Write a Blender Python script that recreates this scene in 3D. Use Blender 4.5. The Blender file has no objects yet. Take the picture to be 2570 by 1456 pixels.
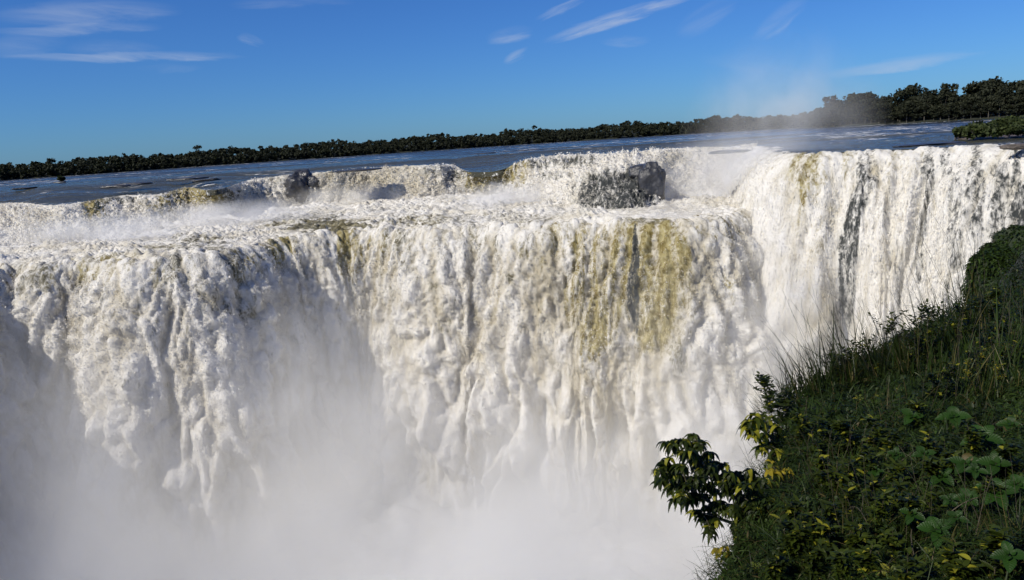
import bpy, math, random
import numpy as np
from mathutils import Matrix, Vector

# ------------------------------------------------------------------ camera
S = bpy.context.scene
COL = S.collection
W0, H0, FPX = 1024.0, 580.0, 788.0
CAM_H = 8.0
PITCH, ROLL = math.radians(10.95), math.radians(-3.7)
M3 = (Matrix.Rotation(math.radians(90) - PITCH, 3, 'X') @ Matrix.Rotation(ROLL, 3, 'Z'))
cam_d = bpy.data.cameras.new('camera')
cam = bpy.data.objects.new('camera', cam_d)
COL.objects.link(cam)
cam.matrix_world = Matrix.Translation((0, 0, CAM_H)) @ M3.to_4x4()
cam_d.sensor_width = 36.0
cam_d.lens = 36.0 * FPX / W0
cam_d.clip_start = 0.1
cam_d.clip_end = 30000
S.camera = cam
MN = np.array([list(r) for r in M3])
CAMP = np.array([0, 0, CAM_H])
K = 1024.0 / 2570.0          # my measuring picture was 2570 px wide


def ray(x, y):
    """direction (camera-depth 1) through pixel x, y of the 1024x580 frame"""
    return MN @ np.array([(x - W0 / 2) / FPX, -(y - H0 / 2) / FPX, -1.0])


def on_z(x, y, z):
    d = ray(x, y)
    return CAMP + d * ((z - CAM_H) / d[2])


def at_d(x, y, d):
    return CAMP + ray(x, y) * d


def to_px(P):
    q = (np.asarray(P) - CAMP) @ MN
    dz = np.maximum(-q[..., 2], 0.1)
    return W0 / 2 + q[..., 0] / dz * FPX, H0 / 2 - q[..., 1] / dz * FPX


# ------------------------------------------------------------------ render, exposure
S.render.engine = 'CYCLES'
S.view_settings.view_transform = 'Standard'
S.view_settings.look = 'None'
S.view_settings.gamma = 1.0
S.view_settings.use_curve_mapping = False
S.view_settings.exposure = 0.2
S.cycles.use_denoising = True
try:
    S.cycles.denoiser = 'OPENIMAGEDENOISE'
except Exception:
    pass
S.cycles.max_bounces = 8
S.cycles.diffuse_bounces = 3
S.cycles.glossy_bounces = 2
S.cycles.transmission_bounces = 3
S.cycles.transparent_max_bounces = 8
S.cycles.volume_bounces = 4
S.cycles.volume_step_rate = 0.35
S.cycles.volume_max_steps = 256
S.cycles.use_adaptive_sampling = True
S.cycles.adaptive_threshold = 0.03

# ------------------------------------------------------------------ sun and sky
SUN_TO = Vector((-0.60, -0.40, 0.64)).normalized()
sun_d = bpy.data.lights.new('sun', 'SUN')
sun_d.energy = 4.6
sun_d.angle = math.radians(0.5)
sun_d.color = (1.0, 0.935, 0.81)
sun = bpy.data.objects.new('sun', sun_d)
COL.objects.link(sun)
sun.rotation_euler = SUN_TO.to_track_quat('Z', 'Y').to_euler()
sun.location = SUN_TO * 400

world = bpy.data.worlds.new('World')
S.world = world
world.use_nodes = True


class NT:
    """small helper round a node tree"""
    def __init__(s, tree):
        s.t = tree
        s.t.nodes.clear()

    def n(s, kind, **kw):
        o = s.t.nodes.new(kind)
        for k, v in kw.items():
            if hasattr(o, k) and k not in o.inputs:
                setattr(o, k, v)
            else:
                s.put(o.inputs[k], v)
        return o

    def put(s, sock, v):
        if isinstance(v, bpy.types.NodeSocket):
            s.t.links.new(v, sock)
        elif isinstance(v, bpy.types.Node):
            s.t.links.new(v.outputs[0], sock)
        else:
            if sock.type == 'RGBA' and len(v) == 3:
                v = (*v, 1)
            sock.default_value = v

    def m(s, op, a, b=None, c=None, clamp=False):
        o = s.t.nodes.new('ShaderNodeMath')
        o.operation = op
        o.use_clamp = clamp
        for i, v in enumerate((a, b, c)):
            if v is not None:
                s.put(o.inputs[i], v)
        return o.outputs[0]

    def v(s, op, a, b=None):
        o = s.t.nodes.new('ShaderNodeVectorMath')
        o.operation = op
        s.put(o.inputs[0], a)
        if b is not None:
            s.put(o.inputs[1], b)
        return o.outputs['Value'] if op in ('DOT_PRODUCT', 'LENGTH') else o.outputs[0]

    def noise(s, vec, scale=1.0, detail=4.0, rough=0.55, dist=0.0):
        o = s.t.nodes.new('ShaderNodeTexNoise')
        s.put(o.inputs['Vector'], vec)
        o.inputs['Scale'].default_value = scale
        o.inputs['Detail'].default_value = detail
        o.inputs['Roughness'].default_value = rough
        o.inputs['Distortion'].default_value = dist
        return o.outputs['Fac']

    def rng(s, v, a, b, c=0.0, d=1.0, smooth=True):
        o = s.t.nodes.new('ShaderNodeMapRange')
        o.interpolation_type = 'SMOOTHSTEP' if smooth else 'LINEAR'
        s.put(o.inputs[0], v)
        for i, x in enumerate((a, b, c, d)):
            s.put(o.inputs[i + 1], x)
        return o.outputs[0]

    def mix(s, f, a, b, kind='RGBA', blend='MIX'):
        o = s.t.nodes.new('ShaderNodeMix')
        o.data_type = kind
        if kind == 'RGBA':
            o.blend_type = blend
            s.put(o.inputs[0], f); s.put(o.inputs[6], a); s.put(o.inputs[7], b)
            return o.outputs[2]
        s.put(o.inputs[0], f); s.put(o.inputs[2], a); s.put(o.inputs[3], b)
        return o.outputs[0]

    def attr(s, name):
        o = s.t.nodes.new('ShaderNodeAttribute')
        o.attribute_name = name
        return o.outputs['Fac']

    def scaled(s, vec, sc):
        return s.v('MULTIPLY', vec, tuple(sc))


w = NT(world.node_tree)
sky = w.n('ShaderNodeTexSky')
sky.sky_type = 'NISHITA'
sky.sun_disc = False
sky.sun_elevation = math.asin(SUN_TO.z)
sky.sun_rotation = math.atan2(SUN_TO.x, SUN_TO.y)
sky.altitude = 200
sky.air_density = 1.0
sky.dust_density = 0.2
sky.ozone_density = 3.0
SKY_TINT = (0.33, 0.71, 1.38)
skyc = w.mix(1.0, sky.outputs[0], SKY_TINT, blend='MULTIPLY')
tc = w.n('ShaderNodeTexCoord').outputs['Generated']
# thin cirrus: each wisp is a soft streak in its own patch of sky
WISPS = [  # x0,y0,x1,y1 (2570 px picture), half width, strength
    (-60, 40, 470, 25, 22, .30), (-60, 78, 420, 66, 10, .30), (-60, 118, 180, 105, 20, .14),
    (-60, 140, 640, 142, 9, .42), (590, 92, 668, 112, 9, .30), (150, 118, 420, 120, 12, .14),
    (1350, 108, 1760, -20, 13, .70), (1260, 158, 1330, 120, 9, .45), (1215, 100, 1345, 76, 12, .30),
    (1340, 52, 1500, -20, 9, .50), (1880, 110, 2040, -20, 16, .30), (1690, 90, 1860, -10, 22, .16),
    (2040, 190, 2500, 128, 11, .38), (1500, 108, 1640, 100, 10, .16), (1740, 140, 2100, 205, 18, .08),
    (560, 10, 900, 4, 10, .14), (330, 176, 520, 170, 8, .10)]
cl = None
for (x0, y0, x1, y1, hw, st) in WISPS:
    a, b = Vector(ray(x0 * K, y0 * K)).normalized(), Vector(ray(x1 * K, y1 * K)).normalized()
    c = ((a + b) / 2)
    ax = (b - a); L = ax.length / 2; ax.normalize()
    bx = ax.cross(c.normalized()).normalized()
    d = w.v('SUBTRACT', tc, tuple(c))
    u = w.v('DOT_PRODUCT', d, tuple(ax / L))
    v = w.v('DOT_PRODUCT', d, tuple(bx))
    comb = w.n('ShaderNodeCombineXYZ')
    w.put(comb.inputs[0], w.m('MULTIPLY', u, L * 9.0)); w.put(comb.inputs[1], w.m('MULTIPLY', v, 60.0))
    comb.inputs[2].default_value = x0 * 0.013
    nz = w.noise(comb.outputs[0], 1.0, 6, 0.62, 0.6)
    vb = w.m('DIVIDE', w.m('ADD', v, w.m('MULTIPLY', w.m('SUBTRACT', nz, 0.5), 0.02)), hw * K / FPX * 1.5)
    r2 = w.m('ADD', w.m('MULTIPLY', u, u), w.m('MULTIPLY', vb, vb))
    k = w.rng(r2, 1.0, 0.0, 0.0, 1.0)
    nn = w.rng(nz, 0.34, 0.72, 0.15, 1.0)
    k = w.m('MULTIPLY', w.m('MULTIPLY', k, nn), st)
    cl = k if cl is None else w.m('ADD', cl, k)
fac = w.m('MINIMUM', cl, 0.8)
skyf = w.mix(fac, skyc, (7.4, 8.4, 10.2))
bg = w.n('ShaderNodeBackground', Color=skyf, Strength=0.06)
wo = w.n('ShaderNodeOutputWorld')
w.t.links.new(bg.outputs[0], wo.inputs[0])

# ------------------------------------------------------------------ noise and mesh helpers
RNG = np.random.default_rng(7)
random.seed(7)
PERM = RNG.permutation(512)
GA = RNG.uniform(0, 2 * np.pi, 512)
GX, GY = np.cos(GA), np.sin(GA)
G3 = RNG.normal(0, 1, (512, 3)); G3 /= np.linalg.norm(G3, axis=1, keepdims=True)


def pn(x, y, seed=0):
    """gradient noise about -1..1"""
    x = x + seed * 17.31; y = y - seed * 9.77
    xi = np.floor(x).astype(np.int64); yi = np.floor(y).astype(np.int64)
    xf = x - xi; yf = y - yi
    u = xf * xf * xf * (xf * (xf * 6 - 15) + 10); v = yf * yf * yf * (yf * (yf * 6 - 15) + 10)

    def g(a, b, dx, dy):
        h = PERM[(PERM[(xi + a) & 511] + yi + b + seed * 31) & 511]
        return GX[h] * dx + GY[h] * dy
    n0 = g(0, 0, xf, yf); n1 = g(1, 0, xf - 1, yf)
    n2 = g(0, 1, xf, yf - 1); n3 = g(1, 1, xf - 1, yf - 1)
    a = n0 + u * (n1 - n0); b = n2 + u * (n3 - n2)
    return (a + v * (b - a)) * 1.5


def pn3(x, y, z, seed=0):
    """value-gradient noise in space, about -1..1"""
    xi, yi, zi = (np.floor(a).astype(np.int64) for a in (x, y, z))
    xf, yf, zf = x - xi, y - yi, z - zi
    u, v, w_ = (a * a * a * (a * (a * 6 - 15) + 10) for a in (xf, yf, zf))
    r = 0
    for a in (0, 1):
        for b in (0, 1):
            for c in (0, 1):
                h = PERM[(PERM[(PERM[(xi + a) & 511] + yi + b) & 511] + zi + c + seed * 37) & 511]
                g = G3[h]
                d = g[..., 0] * (xf - a) + g[..., 1] * (yf - b) + g[..., 2] * (zf - c)
                r = r + d * (u if a else 1 - u) * (v if b else 1 - v) * (w_ if c else 1 - w_)
    return r * 1.5


def fbm(x, y, o=4, seed=0, rough=.5):
    r = 0; a = 1.0
    for i in range(o):
        r = r + a * pn(x * 2 ** i, y * 2 ** i, seed + i); a *= rough
    return r


def billow(x, y, seed=0):
    return np.minimum(np.abs(pn(x, y, seed)) * 1.6, 1.2)


def sst(a, b, x):
    t = np.clip((x - a) / (b - a), 0, 1)
    return t * t * (3 - 2 * t)


def link(o, parent=None):
    COL.objects.link(o)
    if parent is not None:
        o.parent = parent
    return o


def mesh_obj(name, V, F, mat, parent=None, attrs=None, smooth=True, mats=None, midx=None):
    V = np.asarray(V, dtype=np.float32).reshape(-1, 3)
    F = np.asarray(F, dtype=np.int32)
    k = F.shape[1]
    me = bpy.data.meshes.new(name)
    me.vertices.add(len(V)); me.vertices.foreach_set('co', V.ravel())
    me.loops.add(F.size); me.loops.foreach_set('vertex_index', F.ravel())
    me.polygons.add(len(F))
    me.polygons.foreach_set('loop_start', np.arange(0, F.size, k, dtype=np.int32))
    me.polygons.foreach_set('use_smooth', np.full(len(F), smooth))
    me.update(calc_edges=True)
    for nm, arr in (attrs or {}).items():
        at = me.attributes.new(nm, 'FLOAT', 'POINT')
        at.data.foreach_set('value', np.asarray(arr, dtype=np.float32).ravel())
    for m in (mats or [mat]):
        me.materials.append(m)
    if midx is not None:
        me.polygons.foreach_set('material_index', np.asarray(midx, dtype=np.int32))
    return link(bpy.data.objects.new(name, me), parent)


def grid_faces(nu, nv, off=0):
    i = np.arange(nu - 1)[:, None] * nv + np.arange(nv - 1)[None, :] + off
    return np.stack([i, i + nv, i + nv + 1, i + 1], -1).reshape(-1, 4)


def grid_obj(name, P, mat, attrs=None, flip=False, parent=None):
    F = grid_faces(P.shape[0], P.shape[1])
    if flip:
        F = F[:, ::-1]
    return mesh_obj(name, P, F, mat, parent, attrs)


def tag(o, label=None, cat=None, group=None, kind=None):
    if label: o['label'] = label
    if cat: o['category'] = cat
    if group: o['group'] = group
    if kind: o['kind'] = kind
    return o


def empty(name, loc=(0, 0, 0), rz=0.0):
    o = bpy.data.objects.new(name, None)
    o.empty_display_size = 0.3
    o.location = loc
    o.rotation_euler = (0, 0, rz)
    return link(o)


def crumbs(P, N, count, size, spread, attrs, seed=1, stretch=1.0, weight=None, down=None):
    """small torn flecks of foam standing off the sheet P, returned as quads with the sheet's attributes"""
    r = np.random.default_rng(seed)
    nu, nv = P.shape[:2]
    if weight is None:
        i = r.integers(0, nu * nv, count)
    else:
        cw = np.cumsum(weight.ravel()); i = np.searchsorted(cw, r.random(count) * cw[-1])
        i = np.clip(i, 0, nu * nv - 1)
    c = P.reshape(-1, 3)[i] + N.reshape(-1, 3)[i] * (np.abs(r.normal(0, 1, (count, 1))) * spread) + r.normal(0, .12, (count, 3))
    a = r.normal(0, 1, (count, 3)); a /= np.linalg.norm(a, axis=1, keepdims=True)
    b = np.cross(a, r.normal(0, 1, (count, 3))); b /= np.linalg.norm(b, axis=1, keepdims=True)
    if down:                      # drawn out along the fall
        a = a * .35; a[:, 2] = 2.6
    sz = size * np.exp(r.normal(0, .35, (count, 1)))
    a, b = a * sz * stretch, b * sz
    V = np.stack([c - a - b * .6, c + a * .7 - b, c + a + b * .8, c - a * .6 + b], 1).reshape(-1, 3)
    F = np.arange(count * 4).reshape(-1, 4)
    return V, F, {k: np.repeat(np.broadcast_to(v, P.shape[:2]).ravel()[i], 4) for k, v in attrs.items()}


def sheet_with_crumbs(name, P, mat, attrs, cr):
    V, F, A = cr
    n0 = P.shape[0] * P.shape[1]
    AA = {k: np.concatenate([np.broadcast_to(v, P.shape[:2]).ravel(), A[k]]) for k, v in attrs.items()}
    return mesh_obj(name, np.vstack([P.reshape(-1, 3), V]), np.vstack([grid_faces(P.shape[0], P.shape[1]), F + n0]), mat, None, AA)


def normals(P):
    du = np.gradient(P, axis=0); dv = np.gradient(P, axis=1)
    n = np.cross(du, dv)
    return n / np.maximum(np.linalg.norm(n, axis=-1, keepdims=True), 1e-9)


def spline(pts, n=None, step=None):
    """Catmull-Rom through pts, resampled evenly by length"""
    p = np.asarray(pts, float)
    p = np.vstack([2 * p[0] - p[1], p, 2 * p[-1] - p[-2]])
    out = []
    for i in range(1, len(p) - 2):
        t = np.linspace(0, 1, 24, endpoint=False)[:, None]
        a, b, c, d = p[i - 1], p[i], p[i + 1], p[i + 2]
        out.append(.5 * (2 * b + (c - a) * t + (2 * a - 5 * b + 4 * c - d) * t ** 2 + (3 * b - a - 3 * c + d) * t ** 3))
    out.append(p[-2][None])
    q = np.vstack(out)
    s = np.concatenate([[0], np.cumsum(np.linalg.norm(np.diff(q, axis=0), axis=1))])
    if n is None:
        n = int(s[-1] / step) + 1
    t = np.linspace(0, s[-1], n)
    return np.stack([np.interp(t, s, q[:, k]) for k in range(q.shape[1])], -1), t


def plan_normal(c):
    """unit normal in plan, to the right of travel (towards the camera when going left to right)"""
    d = np.gradient(c[:, :2], axis=0)
    k = 41
    pad = np.pad(d, ((k // 2, k // 2), (0, 0)), mode='edge')
    d = np.stack([np.convolve(pad[:, i], np.ones(k) / k, 'valid') for i in range(2)], -1)
    n = np.stack([d[:, 1], -d[:, 0]], -1)
    return n / np.linalg.norm(n, axis=1, keepdims=True)


# ------------------------------------------------------------------ materials
def mat_new(name):
    m = bpy.data.materials.new(name)
    m.use_nodes = True
    return m, NT(m.node_tree)


def finish(t, shader, disp=None):
    o = t.n('ShaderNodeOutputMaterial')
    t.t.links.new(shader.outputs[0] if isinstance(shader, bpy.types.Node) else shader, o.inputs[0])


def bump(t, h, strength, dist, normal=None):
    b = t.n('ShaderNodeBump')
    t.put(b.inputs['Height'], h)
    b.inputs['Strength'].default_value = strength
    b.inputs['Distance'].default_value = dist
    if normal is not None:
        t.put(b.inputs['Normal'], normal)
    return b.outputs[0]


def mat_fall(name, stretch=0.4, fine=2.6):
    """falling water: foam, clear ochre or dark water showing through, wet rock where the sheet tears"""
    m, t = mat_new(name)
    co = t.n('ShaderNodeTexCoord').outputs['Object']
    p = t.scaled(co, (1, 1, stretch))
    n1 = t.noise(p, fine * 0.35, 7, 0.68, 0.5)
    n2 = t.noise(p, fine, 5, 0.65, 0.4)
    lace = t.noise(p, fine * 0.22, 5, 0.6, 1.4)
    ridge = t.m('SUBTRACT', 1.0, t.m('MULTIPLY', t.m('ABSOLUTE', t.m('SUBTRACT', lace, 0.5)), 9.0), clamp=True)
    clear, tone, dark, cream = t.attr('clear'), t.attr('tone'), t.attr('dark'), t.attr('cream')
    body = t.m('ADD', t.m('MULTIPLY', n1, 0.75), t.m('MULTIPLY', ridge, 0.22))
    body = t.m('ADD', body, t.m('MULTIPLY', n2, 0.25))
    thr = t.m('MULTIPLY', clear, 0.92)
    foam = t.rng(t.m('SUBTRACT', body, thr), -0.26, 0.20)
    foam = t.m('MAXIMUM', foam, t.m('SUBTRACT', 1.0, t.m('MULTIPLY', clear, 6.0), clamp=True))
    ochre = t.mix(t.rng(n1, .35, .65), (0.19, 0.145, 0.04), (0.52, 0.45, 0.22))
    green = t.mix(n1, (0.05, 0.053, 0.045), (0.16, 0.16, 0.13))
    clearc = t.mix(tone, green, ochre)
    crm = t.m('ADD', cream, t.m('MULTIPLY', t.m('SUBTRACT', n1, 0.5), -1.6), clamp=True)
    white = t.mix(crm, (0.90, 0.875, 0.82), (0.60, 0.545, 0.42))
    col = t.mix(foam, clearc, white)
    pv = t.scaled(co, (1, 1, 0.10))
    nd = t.noise(pv, 0.9, 5, 0.65, 0.3)
    nd2 = t.noise(t.scaled(co, (1, 1, 0.5)), 1.6, 5, 0.7, 0.3)
    nd = t.m('ADD', t.m('MULTIPLY', nd, 0.5), t.m('MULTIPLY', nd2, 0.5))
    nd = t.m('ADD', t.m('MULTIPLY', nd, 2.2), -0.6)
    rk = t.rng(t.m('SUBTRACT', t.m('MULTIPLY', dark, 0.80), nd), -0.14, 0.30)
    rk = t.m('MULTIPLY', rk, t.m('MULTIPLY', dark, 4.0, clamp=True))
    col = t.mix(rk, col, (0.06, 0.065, 0.065))
    h = t.m('ADD', t.m('MULTIPLY', n1, 1.0), t.m('MULTIPLY', n2, 0.35))
    nrm = bump(t, h, 0.8, 0.6)
    dull = t.m('MAXIMUM', foam, 0.0)
    rough = t.m('ADD', 0.32, t.m('MULTIPLY', dull, 0.65))
    bs = t.n('ShaderNodeBsdfPrincipled')
    t.put(bs.inputs['Base Color'], col); t.put(bs.inputs['Roughness'], rough)
    t.put(bs.inputs['Normal'], nrm)
    bs.inputs['IOR'].default_value = 1.33
    t.put(bs.inputs['Specular IOR Level'], t.m('SUBTRACT', 0.5, t.m('MULTIPLY', foam, 0.4)))
    tr = t.n('ShaderNodeBsdfTranslucent'); t.put(tr.inputs[0], col); t.put(tr.inputs['Normal'], nrm)
    mx = t.n('ShaderNodeMixShader'); mx.inputs[0].default_value = 0.32
    t.t.links.new(bs.outputs[0], mx.inputs[1]); t.t.links.new(tr.outputs[0], mx.inputs[2])
    finish(t, mx)
    return m


def mat_river():
    m, t = mat_new('river_water')
    co = t.n('ShaderNodeTexCoord').outputs['Object']
    p = t.scaled(co, (0.8, 1.0, 1.0))
    big = t.noise(t.scaled(co, (0.25, 1, 1)), 0.02, 4, 0.6, 0.4)
    mid = t.noise(p, 0.11, 6, 0.65, 0.5)
    fine = t.noise(p, 0.9, 5, 0.65, 0.4)
    fo = t.attr('foam')
    lace = t.noise(t.scaled(co, (0.45, 1.0, 1)), 0.35, 7, 0.68, 0.9)
    foam = t.rng(t.m('ADD', lace, t.m('MULTIPLY', fo, 0.32)), 0.68, 0.82)
    col = t.mix(mid, (0.012, 0.016, 0.018), (0.055, 0.055, 0.042))
    col = t.mix(t.attr('rockb'), col, (0.02, 0.02, 0.018))
    col = t.mix(foam, col, (0.80, 0.80, 0.78))
    h = t.m('ADD', t.m('MULTIPLY', mid, 2.6), t.m('MULTIPLY', fine, 0.30))
    bn = t.n('ShaderNodeBump', Height=h, Strength=t.attr('chop'), Distance=1.5)
    nrm = bn.outputs[0]
    rough = t.m('ADD', t.rng(big, 0.42, 0.62, 0.10, 0.40), t.m('MULTIPLY', foam, 0.5))
    silt = t.rng(t.attr('chop'), .60, 1.0)
    col = t.mix(t.m('MULTIPLY', silt, t.m('SUBTRACT', 1.0, foam)), col, t.mix(mid, (0.030, 0.032, 0.024), (0.085, 0.082, 0.060)))
    bs = t.n('ShaderNodeBsdfPrincipled')
    t.put(bs.inputs['Specular IOR Level'], t.m('SUBTRACT', 0.5, t.m('MULTIPLY', silt, 0.38)))
    t.put(bs.inputs['Base Color'], col); t.put(bs.inputs['Roughness'], rough)
    t.put(bs.inputs['Normal'], nrm); bs.inputs['IOR'].default_value = 1.33
    finish(t, bs)
    return m


def mat_rock(name, c0, c1, wet=0.35, scale=0.5, moss=None):
    m, t = mat_new(name)
    co = t.n('ShaderNodeTexCoord').outputs['Object']
    n1 = t.noise(co, scale, 8, 0.65, 0.3)
    n2 = t.noise(co, scale * 5, 6, 0.7, 0.2)
    vo = t.n('ShaderNodeTexVoronoi'); t.put(vo.inputs['Vector'], co); vo.inputs['Scale'].default_value = scale * 1.3
    col = t.mix(t.rng(n1, .3, .7), c0, c1)
    col = t.mix(t.rng(n2, .45, .75, 0, .6), col, tuple(x * 1.7 for x in c1))
    if moss:
        g = t.n('ShaderNodeNewGeometry')
        sp = t.n('ShaderNodeSeparateXYZ'); t.put(sp.inputs[0], g.outputs['Normal'])
        k = t.rng(t.m('ADD', sp.outputs[2], t.m('MULTIPLY', n1, 1.3)), 0.35, 0.8)
        col = t.mix(k, col, t.mix(n2, moss, tuple(x * 2.0 for x in moss)))
    h = t.m('ADD', n1, t.m('ADD', t.m('MULTIPLY', n2, .4), t.m('MULTIPLY', vo.outputs[0], .5)))
    bs = t.n('ShaderNodeBsdfPrincipled')
    t.put(bs.inputs['Base Color'], col); bs.inputs['Roughness'].default_value = wet
    t.put(bs.inputs['Normal'], bump(t, h, 0.9, 0.35 / scale * 0.5))
    finish(t, bs)
    return m


def mat_leaf(name, c0, c1, c2=None, trans=0.35, rough=0.38, veins=False):
    """leaf colour runs over the per-leaf attribute 'tint' (0 dark, 1 light, above 1 odd colour c2)"""
    m, t = mat_new(name)
    a = t.attr('tint')
    co = t.n('ShaderNodeTexCoord').outputs['Object']
    n = t.noise(co, 25 if veins else 2.0, 3, 0.6)
    col = t.mix(t.rng(a, 0, 1, 0, 1, False), c0, c1)
    if c2:
        col = t.mix(t.rng(a, 1.05, 1.5), col, c2)
    if veins:
        lx, ly = t.attr('lx'), t.attr('ly')
        v = t.m('ABSOLUTE', t.m('SUBTRACT', t.m('FRACT', t.m('MULTIPLY', t.m('ADD', ly, t.m('MULTIPLY', t.m('ABSOLUTE', lx), -0.22)), 7.0)), 0.5))
        vein = t.rng(v, 0.06, 0.0)
        midr = t.rng(t.m('ABSOLUTE', lx), 0.10, 0.03)
        col = t.mix(t.m('MULTIPLY', t.m('MAXIMUM', vein, midr), 0.30), col, t.mix(0.4, col, (0.07, 0.11, 0.03)))
        h = t.m('ADD', t.m('MULTIPLY', v, 1.0), t.m('MULTIPLY', n, 0.5))
    else:
        h = n
    col = t.mix(t.m('MULTIPLY', n, 0.45), col, t.mix(0.6, col, (0.01, 0.015, 0.005)))
    bs = t.n('ShaderNodeBsdfPrincipled')
    t.put(bs.inputs['Base Color'], col); bs.inputs['Roughness'].default_value = rough
    bs.inputs['Specular IOR Level'].default_value = 0.16
    nrm = bump(t, h, 0.5, 0.004 if veins else 0.05)
    t.put(bs.inputs['Normal'], nrm)
    tr = t.n('ShaderNodeBsdfTranslucent')
    t.put(tr.inputs[0], t.mix(1.0, col, (1.5, 1.6, 0.7), blend='MULTIPLY'))
    mx = t.n('ShaderNodeMixShader'); mx.inputs[0].default_value = trans
    t.t.links.new(bs.outputs[0], mx.inputs[1]); t.t.links.new(tr.outputs[0], mx.inputs[2])
    finish(t, mx)
    return m


def mat_plain(name, c0, c1, rough=0.8, scale=3.0):
    m, t = mat_new(name)
    co = t.n('ShaderNodeTexCoord').outputs['Object']
    n = t.noise(co, scale, 6, 0.65)
    bs = t.n('ShaderNodeBsdfPrincipled')
    t.put(bs.inputs['Base Color'], t.mix(n, c0, c1)); bs.inputs['Roughness'].default_value = rough
    t.put(bs.inputs['Normal'], bump(t, n, 0.6, 0.2 / scale))
    finish(t, bs)
    return m


M_FALL = mat_fall('falling_water', 0.42, 2.6)
M_SIDE = mat_fall('side_fall_water', 0.22, 2.4)
M_CASC = mat_fall('cascade_water', 0.6, 1.8)
M_TERR = mat_fall('rapids_water', 1.0, 1.8)
M_RIVER = mat_river()
M_ROCK = mat_rock('wet_basalt', (0.018, 0.019, 0.022), (0.05, 0.05, 0.055), 0.32, 0.5)
M_BROCK = mat_rock('brown_rock', (0.04, 0.032, 0.025), (0.12, 0.10, 0.085), 0.6, 0.8)
M_MOSS = mat_rock('mossy_rock', (0.04, 0.03, 0.02), (0.09, 0.06, 0.035), 0.7, 0.7, moss=(0.010, 0.017, 0.004))
M_SOIL = mat_plain('bank_soil', (0.010, 0.009, 0.005), (0.022, 0.026, 0.010), 0.95, 6.0)
M_LAND = mat_plain('forest_floor', (0.006, 0.009, 0.004), (0.016, 0.02, 0.009), 0.95, 0.05)
M_CROWN = mat_leaf('forest_leaves', (0.009, 0.012, 0.008), (0.048, 0.052, 0.028), trans=0.15, rough=0.7)
M_TRUNK = mat_plain('tree_bark', (0.05, 0.045, 0.035), (0.12, 0.11, 0.09), 0.9, 1.0)

# ------------------------------------------------------------------ the lines the water follows
def pxl(pts, z):
    return [on_z(x * K, y * K, z) for x, y in pts]


ZB, ZL, ZF = -11.5, -12.5, -78.0
T_PX = [(0, 510), (127, 515), (216, 505), (300, 491), (396, 487), (470, 470), (539, 476), (635, 450), (760, 437),
        (860, 427), (960, 420), (1087, 414), (1140, 416), (1172, 430), (1233, 430), (1275, 420), (1320, 402), (1400, 390), (1541, 386),
        (1640, 377), (1742, 370), (1835, 368), (1900, 358)]
# the river already drops in rapids before it reaches the lip at the left and in the notch
T_pts = [(-215, 90, -3), (-228, 140, -3), (-228, 190, -3), (-205, 240, -3)] + \
    [on_z(x * K, y * K, float(np.interp(x, [0, 400, 635, 860, 1115, 1160, 1233, 1275, 1330], [-3, -2.8, -1.2, 0, -.3, -3, -3, -2, 0]))) for x, y in T_PX]
TR_corner = [np.array([76, 268, 0]), np.array([82, 250, 0])]
T_line, T_s = spline(T_pts + TR_corner, n=1500)
B_PX = [(0, 625), (200, 606), (400, 570), (560, 545), (700, 520), (900, 505), (1060, 500), (1200, 488), (1290, 492),
        (1400, 512), (1500, 528), (1600, 523), (1660, 512), (1720, 490), (1800, 480), (1900, 480), (2060, 480)]
B_pts = [(-172, 75, ZB), (-178, 115, ZB), (-172, 150, ZB), (-152, 176, ZB)] + pxl(B_PX, ZB)
L_PX = [(0, 668), (110, 662), (220, 652), (330, 655), (430, 646), (540, 634), (630, 614), (700, 598), (780, 590), (860, 580), (950, 575),
        (1080, 574), (1200, 567), (1330, 566), (1450, 560), (1550, 557), (1640, 556), (1710, 554), (1770, 548), (1820, 538), (1865, 526), (1910, 512), (1960, 498)]
L_pts = [(-78, 35, ZL), (-98, 68, ZL), (-113, 102, ZL), (-119, 136, ZL)] + pxl(L_PX, ZL)
R_pts = [(76, 268, 0), (80, 250, 0), (74, 226, 0), (69, 204, 0), (67.5, 190, 0), (70, 183, 0), (77, 180.5, 0), (86, 177, 0),
         (95, 170, 0), (101, 159, 0), (104, 146, 0), (106, 128, 0), (107, 108, 0), (106, 80, 0)]


def blobs(px, py, lst, warp=None):
    """soft patches given in 2570 px picture units: cx, cy, rx, ry, strength"""
    r = np.zeros_like(px)
    x, y = px / K, py / K
    if warp is not None:
        x = x + warp[0]; y = y + warp[1]
    for cx, cy, rx, ry, st in lst:
        q = ((x - cx) / rx) ** 2 + ((y - cy) / ry) ** 2
        r = np.maximum(r, st * sst(1.5, 0.4, q))
    return r


# ---- upper river, fanning out from every lip to the far shore
R_line, R_s = spline(R_pts, step=0.35)


def shore_r(th):
    d = np.degrees(th)
    return np.interp(d, [-70, -33, -20, 0, 14, 19.5, 21.5, 26, 33, 50, 70], [700, 745, 770, 832, 815, 800, 700, 650, 600, 520, 450])


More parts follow.
